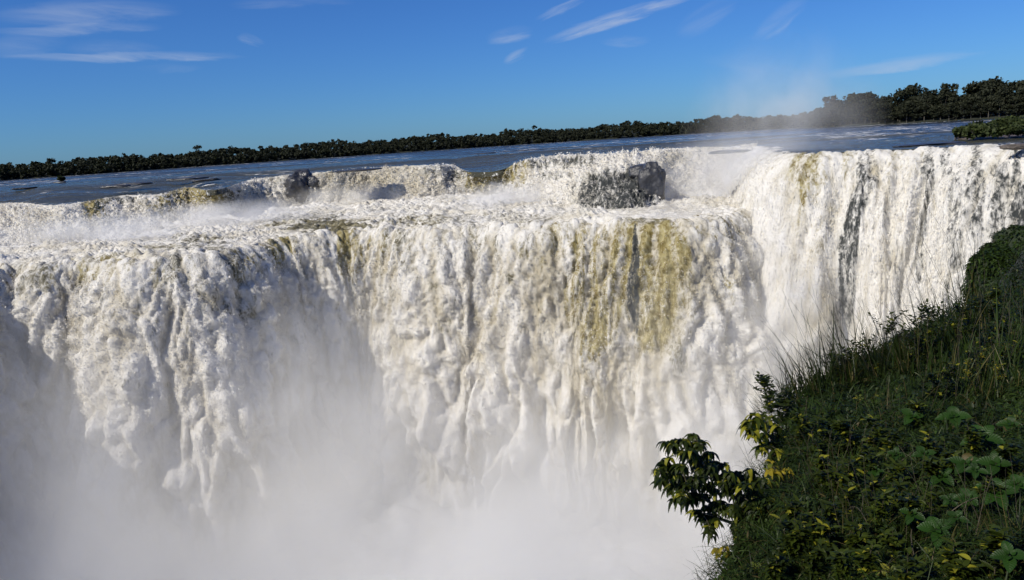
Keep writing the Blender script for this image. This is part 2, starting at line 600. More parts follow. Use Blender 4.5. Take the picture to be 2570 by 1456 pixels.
lip = np.vstack([T_line[:-60:2], R_line[40::4]])
th = np.arctan2(lip[:, 0], lip[:, 1])
keep = [0]
for i in range(1, len(lip)):
    if th[i] > th[keep[-1]] + 2e-4:
        keep.append(i)
lip = lip[keep]; th = th[keep]
r0 = np.hypot(lip[:, 0], lip[:, 1]); r1 = shore_r(th) + 6
nv = 300
q = (np.linspace(0, 1, nv)) ** 1.5
RR = r0[:, None] + (r1 - r0)[:, None] * q[None]
P = np.stack([RR * np.sin(th)[:, None], RR * np.cos(th)[:, None], np.zeros_like(RR)], -1)
dl = RR - r0[:, None]
X, Y = P[..., 0], P[..., 1]
P[..., 2] = lip[:, 2][:, None] * sst(120, 0, dl) - 0.10 * sst(3, 0, dl) + sst(0.5, 8, dl) * (0.16 * fbm(X / 7, Y / 5, 3, 3) + 0.10 * billow(X / 2.5, Y / 2, 5)) * np.interp(RR, [150, 900], [1, .4])
P[:, 0, 2] -= 1.6
px, py = to_px(P)
chop = np.clip(.30 + .75 * sst(330, 30, dl) + .42 * pn(X / 120, Y / 26, 12), .12, 1)
fo = 0.75 * sst(34, 2, dl) * (0.55 + 0.45 * pn(X / 16, Y / 9, 8))
# broken water strips across the river, and foam lines upstream of the right fall
fo = np.maximum(fo, blobs(px, py, [(2100, 343, 110, 10, .8), (2220, 336, 120, 5, .85), (2300, 322, 150, 5, .75), (2480, 322, 200, 5, .6),
                                   (300, 467, 60, 5, .7), (420, 443, 90, 4, .6), (480, 448, 130, 3, .6), (700, 433, 120, 5, .7),
                                   (1010, 400, 120, 5, .5), (1450, 375, 150, 5, .6), (1750, 357, 120, 4, .55), (250, 487, 90, 5, .6),
                                   (2200, 352, 120, 7, .6), (60, 480, 120, 4, .5), (600, 462, 60, 6, .8)], (90 * pn(X / 14, Y / 9, 13), 9 * pn(X / 10, Y / 8, 14))) * (.75 + .5 * pn(X / 5, Y / 4, 15)))
fo = np.maximum(fo, 0.74 * sst(.0, .7, pn(X / 90, Y / 12, 11)) * sst(60, 200, dl))
fo = np.where(blobs(px, py, [(250, 495, 140, 12, 1), (2250, 366, 220, 10, 1), (1150, 400, 120, 22, 1)]) > .4, fo * 0.35, fo)
tag(grid_obj('river', P, M_RIVER, {'foam': fo, 'rockb': np.zeros_like(fo), 'chop': chop}, flip=False), 'wide dark blue river above the falls with foam lines', 'river', kind='structure')

# ---- land beyond the river
tl = np.linspace(-math.radians(75), math.radians(75), 240)
rl = np.array([0, 6, 25, 60, 140, 400, 1200, 3000, 9000.])
Rl = shore_r(tl)[:, None] + rl[None] - 3
zl = np.interp(rl, [0, 6, 25, 60, 140, 400, 1200, 9000], [-.6, .8, 2.5, 5.0, 7.5, 8, 8, 4])[None] + 0 * Rl
zl = zl + np.where(rl > 3, .5, .2) * fbm(tl[:, None] * 60, Rl / 40, 3, 4)
P = np.stack([Rl * np.sin(tl)[:, None], Rl * np.cos(tl)[:, None], zl], -1)
tag(grid_obj('far_bank', P, M_LAND), kind='structure')

# ---- upper cascade, from the river lip to the terrace
nu, nv = 1500, 90
Tl = T_line
Bl, _ = spline(B_pts, n=400)
# pair points by bearing so that the streams run straight towards the terrace
def by_bearing(line, n, extra=None):
    a = np.arctan2(line[:, 0], line[:, 1] - (extra or 0))
    return a


thT = np.arctan2(Tl[:, 0], Tl[:, 1] + 0.0)
thB = np.arctan2(Bl[:, 0], Bl[:, 1])
o = np.argsort(thB)
Bm = np.stack([np.interp(thT, thB[o], Bl[o, k]) for k in range(3)], -1)
v = np.linspace(0, 1, nv)[None]
pxT, _ = to_px(Tl)
sharp = 1.5 + .5 * sst(500, 800, pxT / K) + 1.6 * sst(1270, 1520, pxT / K) * sst(1700, 1640, pxT / K)
vv = v ** 0.8
hor = vv
fall = vv ** sharp[:, None]
P = Tl[:, None] + (Bm - Tl)[:, None] * hor[..., None]
P[..., 2] = Tl[:, 2][:, None] - 0.1 + (ZB - 0.7 - Tl[:, 2][:, None]) * fall
s = np.broadcast_to(T_s[:, None], P.shape[:2]); tt = fall * 12 + hor * 10
Nn = normals(P); Nn *= np.sign(Nn[..., 2:3].mean() or 1)
amp = sst(0, .25, v)
rid = pn(s / 7, tt / 22, 21) * .7 + 0.35 * pn(s / 3.2, tt / 10, 22)


def bl3(q, f, k, sd):
    return np.minimum(np.abs(pn3(q[..., 0] / f, q[..., 1] / f, q[..., 2] / f * k, sd)) * 2.0, 1.2)


dsp = amp * (1.0 * rid + 1.25 * bl3(P, 3.6, .6, 23) + .8 * bl3(P, 1.9, .6, 24) + .5 * bl3(P, 1.0, .7, 25) + .12 * RNG.normal(0, 1, s.shape) - 0.9) + .25 * bl3(P, 1.5, 1, 26)
P = P + Nn * dsp[..., None]
px, py = to_px(P)
wp = (28 * pn(s / 4, tt / 9, 31), 12 * pn(s / 3, tt / 4, 32))
clear = blobs(px, py, [(232, 520, 34, 34, .95), (300, 500, 50, 14, .8), (400, 510, 50, 26, .75), (480, 490, 75, 34, 1.0), (560, 495, 40, 26, .9),
                       (150, 560, 60, 40, .45), (60, 540, 50, 50, .45), (330, 540, 60, 30, .5), (425, 540, 20, 40, .7), (650, 470, 60, 24, .6),
                       (700, 455, 60, 14, .6), (1100, 430, 60, 20, .6), (1150, 437, 36, 20, .85),
                       (1205, 452, 42, 34, 1.0), (1262, 436, 40, 34, .95), (1297, 440, 24, 34, .72), (1330, 412, 60, 16, .85), (1430, 404, 90, 16, .8),
                       (1400, 440, 60, 14, .62), (960, 425, 60, 16, .5), (1700, 400, 60, 20, .6), (1900, 385, 140, 20, .5), (1540, 440, 120, 60, .4)], wp)
tone = blobs(px, py, [(232, 525, 50, 40, 1), (480, 492, 90, 34, 1), (400, 505, 60, 40, .7), (1205, 455, 50, 34, 1), (1297, 440, 40, 50, 1), (70, 560, 80, 60, .4),
                      (1850, 400, 200, 40, .7)], None)
clear = clear * np.clip(1.0 + .4 * pn(s / 1.6, tt / 8, 34), 0, 1.2)
dark = blobs(px, py, [(1540, 480, 110, 60, .86), (1595, 470, 60, 60, .95), (1590, 420, 70, 30, .5), (620, 500, 60, 40, .35)], wp)
cream = 0.25 + .35 * pn(s / 9, tt / 9, 41) + blobs(px, py, [(1850, 420, 220, 60, .35), (950, 450, 160, 40, .35)])
at = {'clear': clear, 'tone': tone, 'dark': dark, 'cream': np.clip(cream, 0, 1)}
wgt = (px > -20) * (px < 830) * sst(.05, .3, v) * (1 - np.clip(dark, 0, 1)) * (1 - .95 * np.clip(clear, 0, 1)) + 1e-6
tag(sheet_with_crumbs('upper_cascade', P, M_CASC, at, crumbs(P, Nn, 130000, .12, .35, {k_: v_ * (k_ != 'clear') for k_, v_ in at.items()}, 3, 1.2, wgt)),
    'low white and ochre cascade spilling onto the foaming rock terrace', 'cascade', kind='structure')

# ---- terrace of rapids between cascade and the great drop
nu, nv = 1100, 260
Ll, L_s = spline(L_pts, n=nu)
thL = np.arctan2(Ll[:, 0], Ll[:, 1])
Bm = np.stack([np.interp(thL, thB[o], Bl[o, k]) for k in range(3)], -1)
v = np.linspace(-0.04, 1, nv)[None]
P = Bm[:, None] + (Ll - Bm)[:, None] * v[..., None]
X, Y = P[..., 0], P[..., 1]
P[..., 2] = ZB + (ZL - ZB) * np.clip(v, 0, 1) ** 2
lipd = sst(1, .96, v)
hgt = 0.5 * fbm(X / 11, Y / 8, 2, 50) + (1.0 * billow(X / 4.2, Y / 3.2, 51) + .75 * billow(X / 2, Y / 1.5, 52) + .42 * billow(X / .95, Y / .8, 53)) * (.4 + .6 * sst(-.5, .5, pn(X / 18, Y / 12, 54)))
calm = blobs(*to_px(P), [(1750, 540, 220, 26, .7)])
P[..., 2] += hgt * (1 - .75 * calm) * (0.75 + .25 * lipd) - .4
P[:, -1, 2] -= 3.2; P[:, -1, :2] = P[:, -2, :2]      # the sheet tucks down behind the lip of the great fall
px, py = to_px(P)
wp = (70 * pn(X / 7, Y / 6, 61), 16 * pn(X / 4, Y / 3, 62))
clear = .36 + .34 * pn(X / 8, Y / 5, 63) - .8 * sst(.45, .0, v)
clear = np.maximum(clear, blobs(px, py, [(820, 566, 110, 20, .92), (870, 586, 60, 12, 1.0), (780, 545, 130, 12, .66), (500, 600, 80, 20, .72), (560, 630, 100, 18, .72), (420, 622, 60, 10, .7), (240, 648, 80, 18, .8),
                                         (1050, 555, 130, 16, .72), (1350, 562, 80, 10, .7), (1620, 560, 90, 14, .8), (700, 560, 60, 20, .6), (1250, 545, 150, 14, .6),
                                         (480, 560, 60, 14, .5), (940, 585, 80, 12, .75)], wp))
clear = clear * (1 - blobs(px, py, [(1750, 520, 260, 24, .75), (150, 620, 160, 30, .5)]))
tone = np.clip(blobs(px, py, [(1300, 560, 700, 30, .45), (260, 650, 120, 24, .8), (550, 610, 200, 40, .4)]) + .3 * pn(X / 10, Y / 8, 64), 0, 1)
cream = np.clip(.25 + .5 * pn(X / 12, Y / 9, 65), 0, 1)
tag(grid_obj('terrace_rapids', P, M_TERR, {'clear': np.clip(clear, 0, 1), 'tone': tone, 'dark': 0 * clear, 'cream': cream}),
    'foaming white rapids crossing the terrace between the two drops', 'rapids', kind='structure')


# ---- the great falls
def great_fall(name, line, s1, mat, v0, z0, ribs, patches, label, seed, rough=1.0, ncr=300000, csz=.062, fallen=0, res=0.3, streak=1.0):
    nrm2 = plan_normal(line)
    H = z0 - ZF
    # vertical samples by equal arc length of the parabola
    hh = np.linspace(0, 1, 400) ** 1.6 * H
    off = v0 * np.sqrt(hh / 4.9)
    arc = np.concatenate([[0], np.cumsum(np.hypot(np.diff(hh), np.diff(off)))])
    nv = int(arc[-1] / res)
    a = np.linspace(0, arc[-1], nv)
    h = np.interp(a, arc, hh); of = np.interp(a, arc, off)
    # the foam starts a few metres upstream, under the surface, and rises into the lip
    npre = int(6 / res)
    a = np.concatenate([np.linspace(-6, 0, npre, endpoint=False), a])
    h = np.concatenate([np.linspace(.6, 0, npre, endpoint=False), h]); of = np.concatenate([np.linspace(-6, 0, npre, endpoint=False), of])
    nv += npre
    P = np.zeros((len(line), nv, 3))
    P[..., 0] = line[:, 0][:, None] + nrm2[:, 0][:, None] * of
    P[..., 1] = line[:, 1][:, None] + nrm2[:, 1][:, None] * of
    P[..., 2] = z0 - h[None] - 0.3 + (.55 * pn(s1 / 3.1, s1 / 50, seed + 30) + .35 * pn(s1 / 1.1, s1 / 50, seed + 31))[:, None] * sst(5, 0, a)[None]
    s = np.broadcast_to(s1[:, None], P.shape[:2]); t = np.broadcast_to(a[None], P.shape[:2])
    N = normals(P)
    tst = np.array([nrm2[len(line) // 2, 0], nrm2[len(line) // 2, 1], 0])
    if (N[len(line) // 2, nv // 2] @ tst) < 0:
        N = -N
    pxb, pyb = to_px(P)
    low = np.zeros_like(s)
    for (cx, rw, A) in ribs:
        low += A * np.exp(-((pxb / K - cx - 0.0) / rw) ** 2)
    low = low * sst(2, 42, t)
    ws = s + 1.8 * pn(s / 8, t / 16, seed + 1) * sst(0, 20, t)
    g = sst(0, 12, t) * .62 + .38
    low = low + (1.2 * pn(ws / 8, t / 60, seed + 2) + .95 * pn(ws / 3.4, t / 40, seed + 3) + .4 * pn(ws / 1.6, t / 22, seed + 18)) * sst(0, 12, t) * streak
    k = 1 / streak
    # torn clumps: noise in space, drawn out along the fall, with creases between rounded fronts
    q = P + N * low[..., None]
    st = 0.45 / streak
    b0 = pn3(q[..., 0] / 6.5, q[..., 1] / 6.5, q[..., 2] / 6.5 * .6, seed + 22)
    b00 = pn3(q[..., 0] / 3.2, q[..., 1] / 3.2, q[..., 2] / 3.2 * .7, seed + 23)
    q = q.copy(); q[..., 2] += (2.6 * b0 + 1.3 * b00) * g     # fronts of the pulses bunch up on their lower side
    def bl(f, k, sd):
        return np.minimum(np.abs(pn3(q[..., 0] / f, q[..., 1] / f, q[..., 2] / f * k, sd)) * 2.0, 1.2)
    b1 = bl(4.5, st, seed + 4); b2 = bl(2.2, st, seed + 5); b3 = bl(1.2, st * 1.1, seed + 6)
    b4 = pn3(q[..., 0] / .6, q[..., 1] / .6, q[..., 2] / .6 * st * 1.3, seed + 7)
    grain = RNG.normal(0, 1, s.shape)
    d = low + g * (rough * ((1.1 * b0 + 1.35 * b1) * (1 + .5 * sst(15, 50, t)) + .8 * b2 + .55 * b3 * (1 - .55 * sst(12, 50, t))) + (.26 * b4 + .07 * grain) * (1 - .7 * sst(10, 45, t)))
    # lower down the sheet breaks into tongues
    br = pn(ws / 4.5, t / 26, seed + 8) + .5 * pn(ws / 2, t / 10, seed + 9)
    d = d - 7.0 * sst(.15, -.5, br) * sst(34, 58, t)
    P = P + N * d[..., None]
    px, py = to_px(P)
    wp = (26 * pn(s / 3.5, t / 12, seed + 10), 30 * pn(s / 3, t / 8, seed + 11))
    cl = blobs(px, py, patches['clear'], wp) * np.clip(.80 + .40 * pn(ws / 1.3, t / 22, seed + 17), 0, 1.1)
    cl = np.maximum(cl, (.34 + .42 * pn(ws / 2.2, t / 10, seed + 20) + .28 * pn(ws / .9, t / 3, seed + 21)) * (.25 + .75 * sst(50, 12, t)) * patches.get('mottle', 1.0))
    cl = np.maximum(cl, (.50 + .45 * pn(ws / 3, t / 14, seed + 12)) * sst(26, 3, t) * patches.get('liptone', 1.0))
    tone = np.clip(blobs(px, py, patches['tone']) + patches.get('basetone', .4) + .4 * pn(s / 5, t / 9, seed + 13), 0, 1)
    dk = blobs(px, py, patches['dark'], (14 * pn(s / 3, t / 14, seed + 14), 0 * s))
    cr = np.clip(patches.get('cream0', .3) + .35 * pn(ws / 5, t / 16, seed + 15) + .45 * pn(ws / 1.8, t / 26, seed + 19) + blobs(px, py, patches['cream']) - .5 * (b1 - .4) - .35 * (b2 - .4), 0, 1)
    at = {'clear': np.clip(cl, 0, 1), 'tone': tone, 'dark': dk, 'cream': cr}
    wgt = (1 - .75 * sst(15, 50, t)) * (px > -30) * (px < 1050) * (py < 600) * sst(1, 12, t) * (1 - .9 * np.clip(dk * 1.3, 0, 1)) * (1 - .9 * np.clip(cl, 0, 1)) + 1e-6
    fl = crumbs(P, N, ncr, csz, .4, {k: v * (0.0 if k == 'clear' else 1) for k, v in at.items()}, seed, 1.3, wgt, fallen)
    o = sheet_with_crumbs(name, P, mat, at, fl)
    tag(o, label, 'waterfall', kind='structure')
    return o


Lg, Lgs = spline(L_pts, step=0.28)
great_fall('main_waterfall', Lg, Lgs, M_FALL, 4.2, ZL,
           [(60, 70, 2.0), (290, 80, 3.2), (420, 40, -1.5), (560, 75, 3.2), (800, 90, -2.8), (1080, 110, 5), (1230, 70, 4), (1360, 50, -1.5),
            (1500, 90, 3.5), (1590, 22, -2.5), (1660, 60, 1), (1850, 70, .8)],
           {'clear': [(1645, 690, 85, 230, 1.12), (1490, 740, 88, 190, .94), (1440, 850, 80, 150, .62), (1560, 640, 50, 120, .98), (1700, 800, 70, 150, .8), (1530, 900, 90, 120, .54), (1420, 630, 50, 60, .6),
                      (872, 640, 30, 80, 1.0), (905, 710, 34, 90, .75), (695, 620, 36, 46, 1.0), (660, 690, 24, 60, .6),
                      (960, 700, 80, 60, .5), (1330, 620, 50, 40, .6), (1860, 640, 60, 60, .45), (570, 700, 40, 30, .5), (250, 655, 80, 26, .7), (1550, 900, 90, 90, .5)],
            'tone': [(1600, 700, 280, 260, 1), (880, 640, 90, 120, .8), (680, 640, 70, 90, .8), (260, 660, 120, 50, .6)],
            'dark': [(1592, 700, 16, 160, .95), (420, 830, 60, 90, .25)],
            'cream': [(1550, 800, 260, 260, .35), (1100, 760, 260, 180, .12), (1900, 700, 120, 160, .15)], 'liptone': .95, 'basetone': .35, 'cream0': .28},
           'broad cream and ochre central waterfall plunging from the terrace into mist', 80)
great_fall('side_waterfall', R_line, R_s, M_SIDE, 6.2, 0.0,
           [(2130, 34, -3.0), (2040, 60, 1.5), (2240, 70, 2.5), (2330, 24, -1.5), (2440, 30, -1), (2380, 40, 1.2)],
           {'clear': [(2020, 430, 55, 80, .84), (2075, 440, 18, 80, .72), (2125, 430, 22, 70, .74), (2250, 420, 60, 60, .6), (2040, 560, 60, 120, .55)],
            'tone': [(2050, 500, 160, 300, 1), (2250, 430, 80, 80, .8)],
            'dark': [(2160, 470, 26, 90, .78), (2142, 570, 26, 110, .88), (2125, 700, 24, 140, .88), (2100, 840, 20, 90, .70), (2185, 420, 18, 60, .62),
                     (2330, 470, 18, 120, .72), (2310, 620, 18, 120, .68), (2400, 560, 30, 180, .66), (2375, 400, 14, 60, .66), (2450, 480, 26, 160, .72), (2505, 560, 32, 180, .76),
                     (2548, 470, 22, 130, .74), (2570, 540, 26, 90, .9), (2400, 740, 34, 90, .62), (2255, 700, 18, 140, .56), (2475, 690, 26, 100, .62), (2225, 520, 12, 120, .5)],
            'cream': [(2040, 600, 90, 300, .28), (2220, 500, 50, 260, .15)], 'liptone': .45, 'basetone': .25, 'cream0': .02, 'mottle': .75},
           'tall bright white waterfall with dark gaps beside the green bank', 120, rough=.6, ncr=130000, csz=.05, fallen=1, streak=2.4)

# ---- foam and spray on the gorge floor
gx, gy = np.meshgrid(np.linspace(-170, 130, 360), np.linspace(-10, 290, 330), indexing='ij')
gz = ZF + 1 + 2.5 * fbm(gx / 30, gy / 30, 3, 140) + 1.6 * billow(gx / 9, gy / 9, 141) + .8 * billow(gx / 4, gy / 4, 142)
P = np.stack([gx, gy, gz], -1)
Z0 = np.zeros_like(gx)
tag(grid_obj('gorge_water', P, M_TERR, {'clear': Z0 + .12, 'tone': Z0 + .3, 'dark': Z0, 'cream': Z0 + .1}), 'white churning water at the foot of the falls', 'water', kind='structure')
# rock wall of the gorge behind and under the falls
def wall(name, line, back, z0, z1):
    n2 = plan_normal(line)
    z = np.linspace(z0, z1, 24)
    P = np.zeros((len(line), 24, 3))
    P[..., 0] = (line[:, 0] - n2[:, 0] * back)[:, None]
    P[..., 1] = (line[:, 1] - n2[:, 1] * back)[:, None]
    P[..., 2] = z[None]
    P[..., :2] += (n2 * 1.0)[:, None] * (0.6 * fbm(np.arange(len(line))[:, None] / 9, z[None] / 4, 3, 150))[..., None]
    tag(grid_obj(name, P, M_ROCK), kind='structure')


wall('cliff', Lg[::4], 3.0, ZL - 1.2, ZF - 2)
wall('side_cliff', R_line[::4], 3.0, -1.2, ZF - 2)
#PART2
# ------------------------------------------------------------------ mist
def mist_box(name, lo, hi, build, label=None):
    x0, y0, z0 = lo; x1, y1, z1 = hi
    V = [(x0, y0, z0), (x1, y0, z0), (x1, y1, z0), (x0, y1, z0), (x0, y0, z1), (x1, y0, z1), (x1, y1, z1), (x0, y1, z1)]
    F = [(0, 3, 2, 1), (4, 5, 6, 7), (0, 1, 5, 4), (1, 2, 6, 5), (2, 3, 7, 6), (3, 0, 4, 7)]
    m, t = mat_new(name)
    co = t.n('ShaderNodeTexCoord').outputs['Object']
    dens = build(t, co)
    vs = t.n('ShaderNodeVolumeScatter')
    vs.inputs['Color'].default_value = (1.0, 0.985, 0.93, 1)
    vs.inputs['Anisotropy'].default_value = 0.0
    t.put(vs.inputs['Density'], dens)
    oo = t.n('ShaderNodeOutputMaterial')
    t.t.links.new(vs.outputs[0], oo.inputs['Volume'])
    o = mesh_obj(name, V, F, m, smooth=False)
    return tag(o, label, 'mist' if label else None, kind='stuff')


def gorge_density(t, co):
    sp = t.n('ShaderNodeSeparateXYZ'); t.put(sp.inputs[0], co)
    x, y, z = sp.outputs
    hz = t.m('SUBTRACT', z, ZF)
    n = t.noise(t.scaled(co, (1, 1, .6)), 0.036, 4, 0.6, 0.5)
    nn = t.rng(n, 0.32, 0.70, 0.08, 2.1)
    e1 = t.m('EXPONENT', t.m('MULTIPLY', hz, -1 / 14.0))
    leftk = t.rng(x, -10, -85)
    e2 = t.m('MULTIPLY', t.m('EXPONENT', t.m('MULTIPLY', hz, -1 / 26.0)), t.m('ADD', 0.035, t.m('MULTIPLY', leftk, 0.14)))
    d = t.m('MULTIPLY', t.m('ADD', t.m('MULTIPLY', e1, 1.0), e2), nn)
    d = t.m('SUBTRACT', t.m('MULTIPLY', d, 0.092), 0.0012)
    return t.m('MAXIMUM', d, 0.0)


mist_box('gorge_mist', (-165, 12, ZF - 1), (112, 200, -16), gorge_density, 'thick white spray filling the gorge below the falls')
#PART3
# ------------------------------------------------------------------ growing things: helpers
class Buf:
    def __init__(s):
        s.V, s.F, s.A, s.n = [], [], {'tint': [], 'lx': [], 'ly': []}, 0

    def add(s, V, F, tint=0.3, lx=None, ly=None):
        V = np.asarray(V, float).reshape(-1, 3)
        s.V.append(V); s.F.append(np.asarray(F) + s.n); s.n += len(V)
        for k, a in (('tint', tint), ('lx', lx), ('ly', ly)):
            a = 0.0 if a is None else a
            s.A[k].append(np.broadcast_to(np.asarray(a, float), (len(V),)).copy())

    def build(s, name, mat, parent=None, smooth=True):
        return mesh_obj(name, np.vstack(s.V), np.vstack(s.F), mat, parent, {k: np.concatenate(v) for k, v in s.A.items()}, smooth)


def unit(a):
    a = np.asarray(a, float)
    return a / np.maximum(np.linalg.norm(a, axis=-1, keepdims=True), 1e-9)


def leaves(buf, base, d, L, Wd, droop=.4, fold=.25, tint=.4, nseg=4, side=None, blade=False, bend=None):
    """many leaves at once; base and d are (n,3), L and Wd (half width) are lengths"""
    base = np.atleast_2d(base); d = unit(np.atleast_2d(d)); n = len(base)
    L = np.broadcast_to(L, (n,))[:, None, None]; Wd = np.broadcast_to(Wd, (n,))[:, None, None]
    tint = np.broadcast_to(tint, (n,))
    if side is None:
        side = np.cross(d, np.array([0, 0, 1.0]) + RNG.normal(0, .25, (n, 3)))
    side = unit(side); up = unit(np.cross(side, d))
    t = np.linspace(0, 1, nseg + 1)[None, :, None]
    dr = np.broadcast_to(droop, (n,))[:, None, None]
    c = base[:, None] + d[:, None] * L * (t - .15 * dr * t ** 2) + np.array([0, 0, -1.0]) * L * dr * t ** 2 * .6
    if bend is not None:
        c = c + bend[:, None] * L * t ** 2
    if blade:
        wv = Wd * (1 - t ** 1.6) ** .9 + .0004
        rows = np.stack([c - side[:, None] * wv, c + side[:, None] * wv], 2)
        k = 2; lx = np.array([-1, 1.0])
    else:
        wv = Wd * (np.sin(np.pi * np.clip(t * .93 + .05, 0, 1) ** .8)) ** .85 + Wd * .02
        rows = np.stack([c - side[:, None] * wv + up[:, None] * wv * fold, c, c + side[:, None] * wv + up[:, None] * wv * fold], 2)
        k = 3; lx = np.array([-1, 0, 1.0])
    V = rows.reshape(-1, 3)
    i = (np.arange(n)[:, None, None] * (nseg + 1) * k + np.arange(nseg)[None, :, None] * k + np.arange(k - 1)[None, None, :]).ravel()
    F = np.stack([i, i + 1, i + k + 1, i + k], -1)
    LX = np.broadcast_to(lx[None, None], (n, nseg + 1, k)).ravel()
    LY = np.broadcast_to(t[0, :, 0][None, :, None], (n, nseg + 1, k)).ravel()
    buf.add(V, F, np.repeat(tint, (nseg + 1) * k), LX, LY)


def tube(buf, pts, r0, r1, k=5, tint=.3):
    pts = np.asarray(pts, float)
    n = len(pts)
    tg = unit(np.gradient(pts, axis=0))
    a = unit(np.cross(tg, [0.31, 0.2, 0.93])); b = np.cross(tg, a)
    r = np.linspace(r0, r1, n)[:, None, None]
    th = np.linspace(0, 2 * np.pi, k + 1)[None, :, None]
    V = pts[:, None] + r * (np.cos(th) * a[:, None] + np.sin(th) * b[:, None])
    buf.add(V.reshape(-1, 3), grid_faces(n, k + 1), tint)


def curve(p0, p1, sag=0.0, wob=0.0, n=7):
    p0, p1 = np.asarray(p0, float), np.asarray(p1, float)
    t = np.linspace(0, 1, n)[:, None]
    w_ = RNG.normal(0, wob, 3) * 1.0
    return p0 + (p1 - p0) * t + np.array([0, 0, sag]) * np.sin(np.pi * t) + w_ * np.sin(np.pi * t) * np.linalg.norm(p1 - p0)


# ------------------------------------------------------------------ forest on the far bank
def crown_buf(buf, c, rx, rz, nb, per, leaf, r, tint0=.35):
    """uneven crown: sub-clumps of leaf sprays round the centre c"""
    for j in range(nb):
        a = r.uniform(0, 2 * np.pi); e = r.uniform(-.75, 1.0)
        rr = math.sqrt(max(0, 1 - e * e * .8)) * r.uniform(.25, .85)
        o = c + np.array([math.cos(a) * rr * rx, math.sin(a) * rr * rx, e * rz * .72])
        br = rx * r.uniform(.28, .5)
        n = unit(r.normal(0, 1, (per, 3)))
        p = o + n * br * np.array([1, 1, .72]) * (r.uniform(.6, 1.08, (per, 1)))
        u = unit(r.normal(0, 1, (per, 3)) + n * .3); v = unit(np.cross(u, n + r.normal(0, .6, (per, 3))))
        s = leaf * r.uniform(.6, 1.3, (per, 1))
        V = np.stack([p - u * s - v * s * .6, p + u * s * .8 - v * s, p + u * s + v * s * .7, p - u * s * .5 + v * s], 1)
        ti = np.clip(tint0 + r.normal(0, .12) + r.normal(0, .12, per), 0, 1)
        buf.add(V.reshape(-1, 3), np.arange(per * 4).reshape(-1, 4), np.repeat(ti, 4))


rf = np.random.default_rng(5)
fb = Buf()
for row, (back, hh) in enumerate([(4, 7.0), (12, 9.5), (22, 11.3), (36, 12.4), (54, 13.4)]):
    ang = -39.5
    while ang < 23:
        R = float(shore_r(math.radians(ang))) + back + rf.uniform(-4, 4)
        rx = rf.uniform(2.4, 5.4)
        a = math.radians(ang)
        h = hh * rf.uniform(.92, 1.07) * (1 + .10 * math.sin(ang * .9) + .06 * math.sin(ang * 2.7 + 1)) * np.interp(ang, [-35, -15, 5, 18, 23], [.92, 1.02, 1.0, .92, 1.0])
        if rf.random() < .03 and row > 1:
            h *= 1.16
        rz = min(h * .5, rx * rf.uniform(.75, 1.0))
        cz = h - rz + 1.4
        crown_buf(fb, np.array([R * math.sin(a), R * math.cos(a), cz]), rx, rz, 8, 26, .55, rf, rf.uniform(.2, .6))
        if row == 0:
            crown_buf(fb, np.array([(R - 2) * math.sin(a), (R - 2) * math.cos(a), 3.0]), rx, 3.4, 6, 30, .75, rf, rf.uniform(.15, .4))
        ang += math.degrees(rx * rf.uniform(1.0, 1.5) / R)
o = fb.build('forest', M_CROWN, smooth=False)
tag(o, 'long dark wood lining the far bank of the river', 'forest', kind='stuff')


def make_tree(seed, h, rx):
    r = np.random.default_rng(seed)
    root = empty('forest_tree')
    tb = Buf()
    tube(tb, curve((0, 0, -1), (r.uniform(-.6, .6), r.uniform(-.6, .6), h * .62), 0, .02), .42, .2, 7)
    for j in range(5):
        a = r.uniform(0, 6.28)
        tube(tb, curve((0, 0, h * r.uniform(.3, .5)), (math.cos(a) * rx * .6, math.sin(a) * rx * .6, h * r.uniform(.6, .85)), 0, .05), .2, .06, 5)
    tb.build('trunk', M_TRUNK, root)
    cb = Buf()
    rz = h * .30
    crown_buf(cb, np.array([0, 0, h - rz]), rx, rz, 15, 46, .62, r, r.uniform(.3, .55))
    crown_buf(cb, np.array([0, 0, h * .38]), rx * .85, h * .26, 9, 40, .62, r, .25)
    cb.build('crown', M_CROWN, root, smooth=False)
    return root


def copy_tree(o):
    c = o.copy(); COL.objects.link(c)
    for ch in o.children:
        d = ch.copy(); COL.objects.link(d); d.parent = c
    return c


protos = [make_tree(300 + i, h, rx) for i, (h, rx) in enumerate([(17, 6.5), (20, 7.5), (22, 6.8), (15, 6.0), (19, 8.2), (13, 5.6)])]
used = set()
cnt = 0
for row, (back, sc) in enumerate([(3, .62), (12, .84), (24, 1.0), (40, 1.12)]):
    ang = 21.2 + row * .35
    while ang < 36.5:
        R = float(shore_r(math.radians(ang))) + back + rf.uniform(-3, 3)
        k = int(rf.integers(0, 6))
        o = protos[k] if k not in used else copy_tree(protos[k])
        used.add(k)
        a = math.radians(ang)
        o.location = (R * math.sin(a), R * math.cos(a), .8)
        o.rotation_euler = (0, 0, rf.uniform(0, 6.28))
        f = sc * rf.uniform(.85, 1.12) * np.interp(ang, [21, 23, 36], [1.0, 1.12, 1.05])
        o.scale = (f * 1.02, f * 1.02, f)
        nm = ['low tree at the water front of the nearer wood on the right bank', 'middle row tree of the dark nearer wood on the right bank',
              'tall tree standing deep in the nearer wood on the right bank', 'tallest back row tree on the skyline of the right bank wood'][row]
        tag(o, nm, 'tree', ['shore trees of the nearer wood', 'second row trees of the nearer wood', 'third row trees of the nearer wood', 'skyline trees of the nearer wood'][row])
        ang += math.degrees(6.4 * f * rf.uniform(.85, 1.35) / R)
        cnt += 1
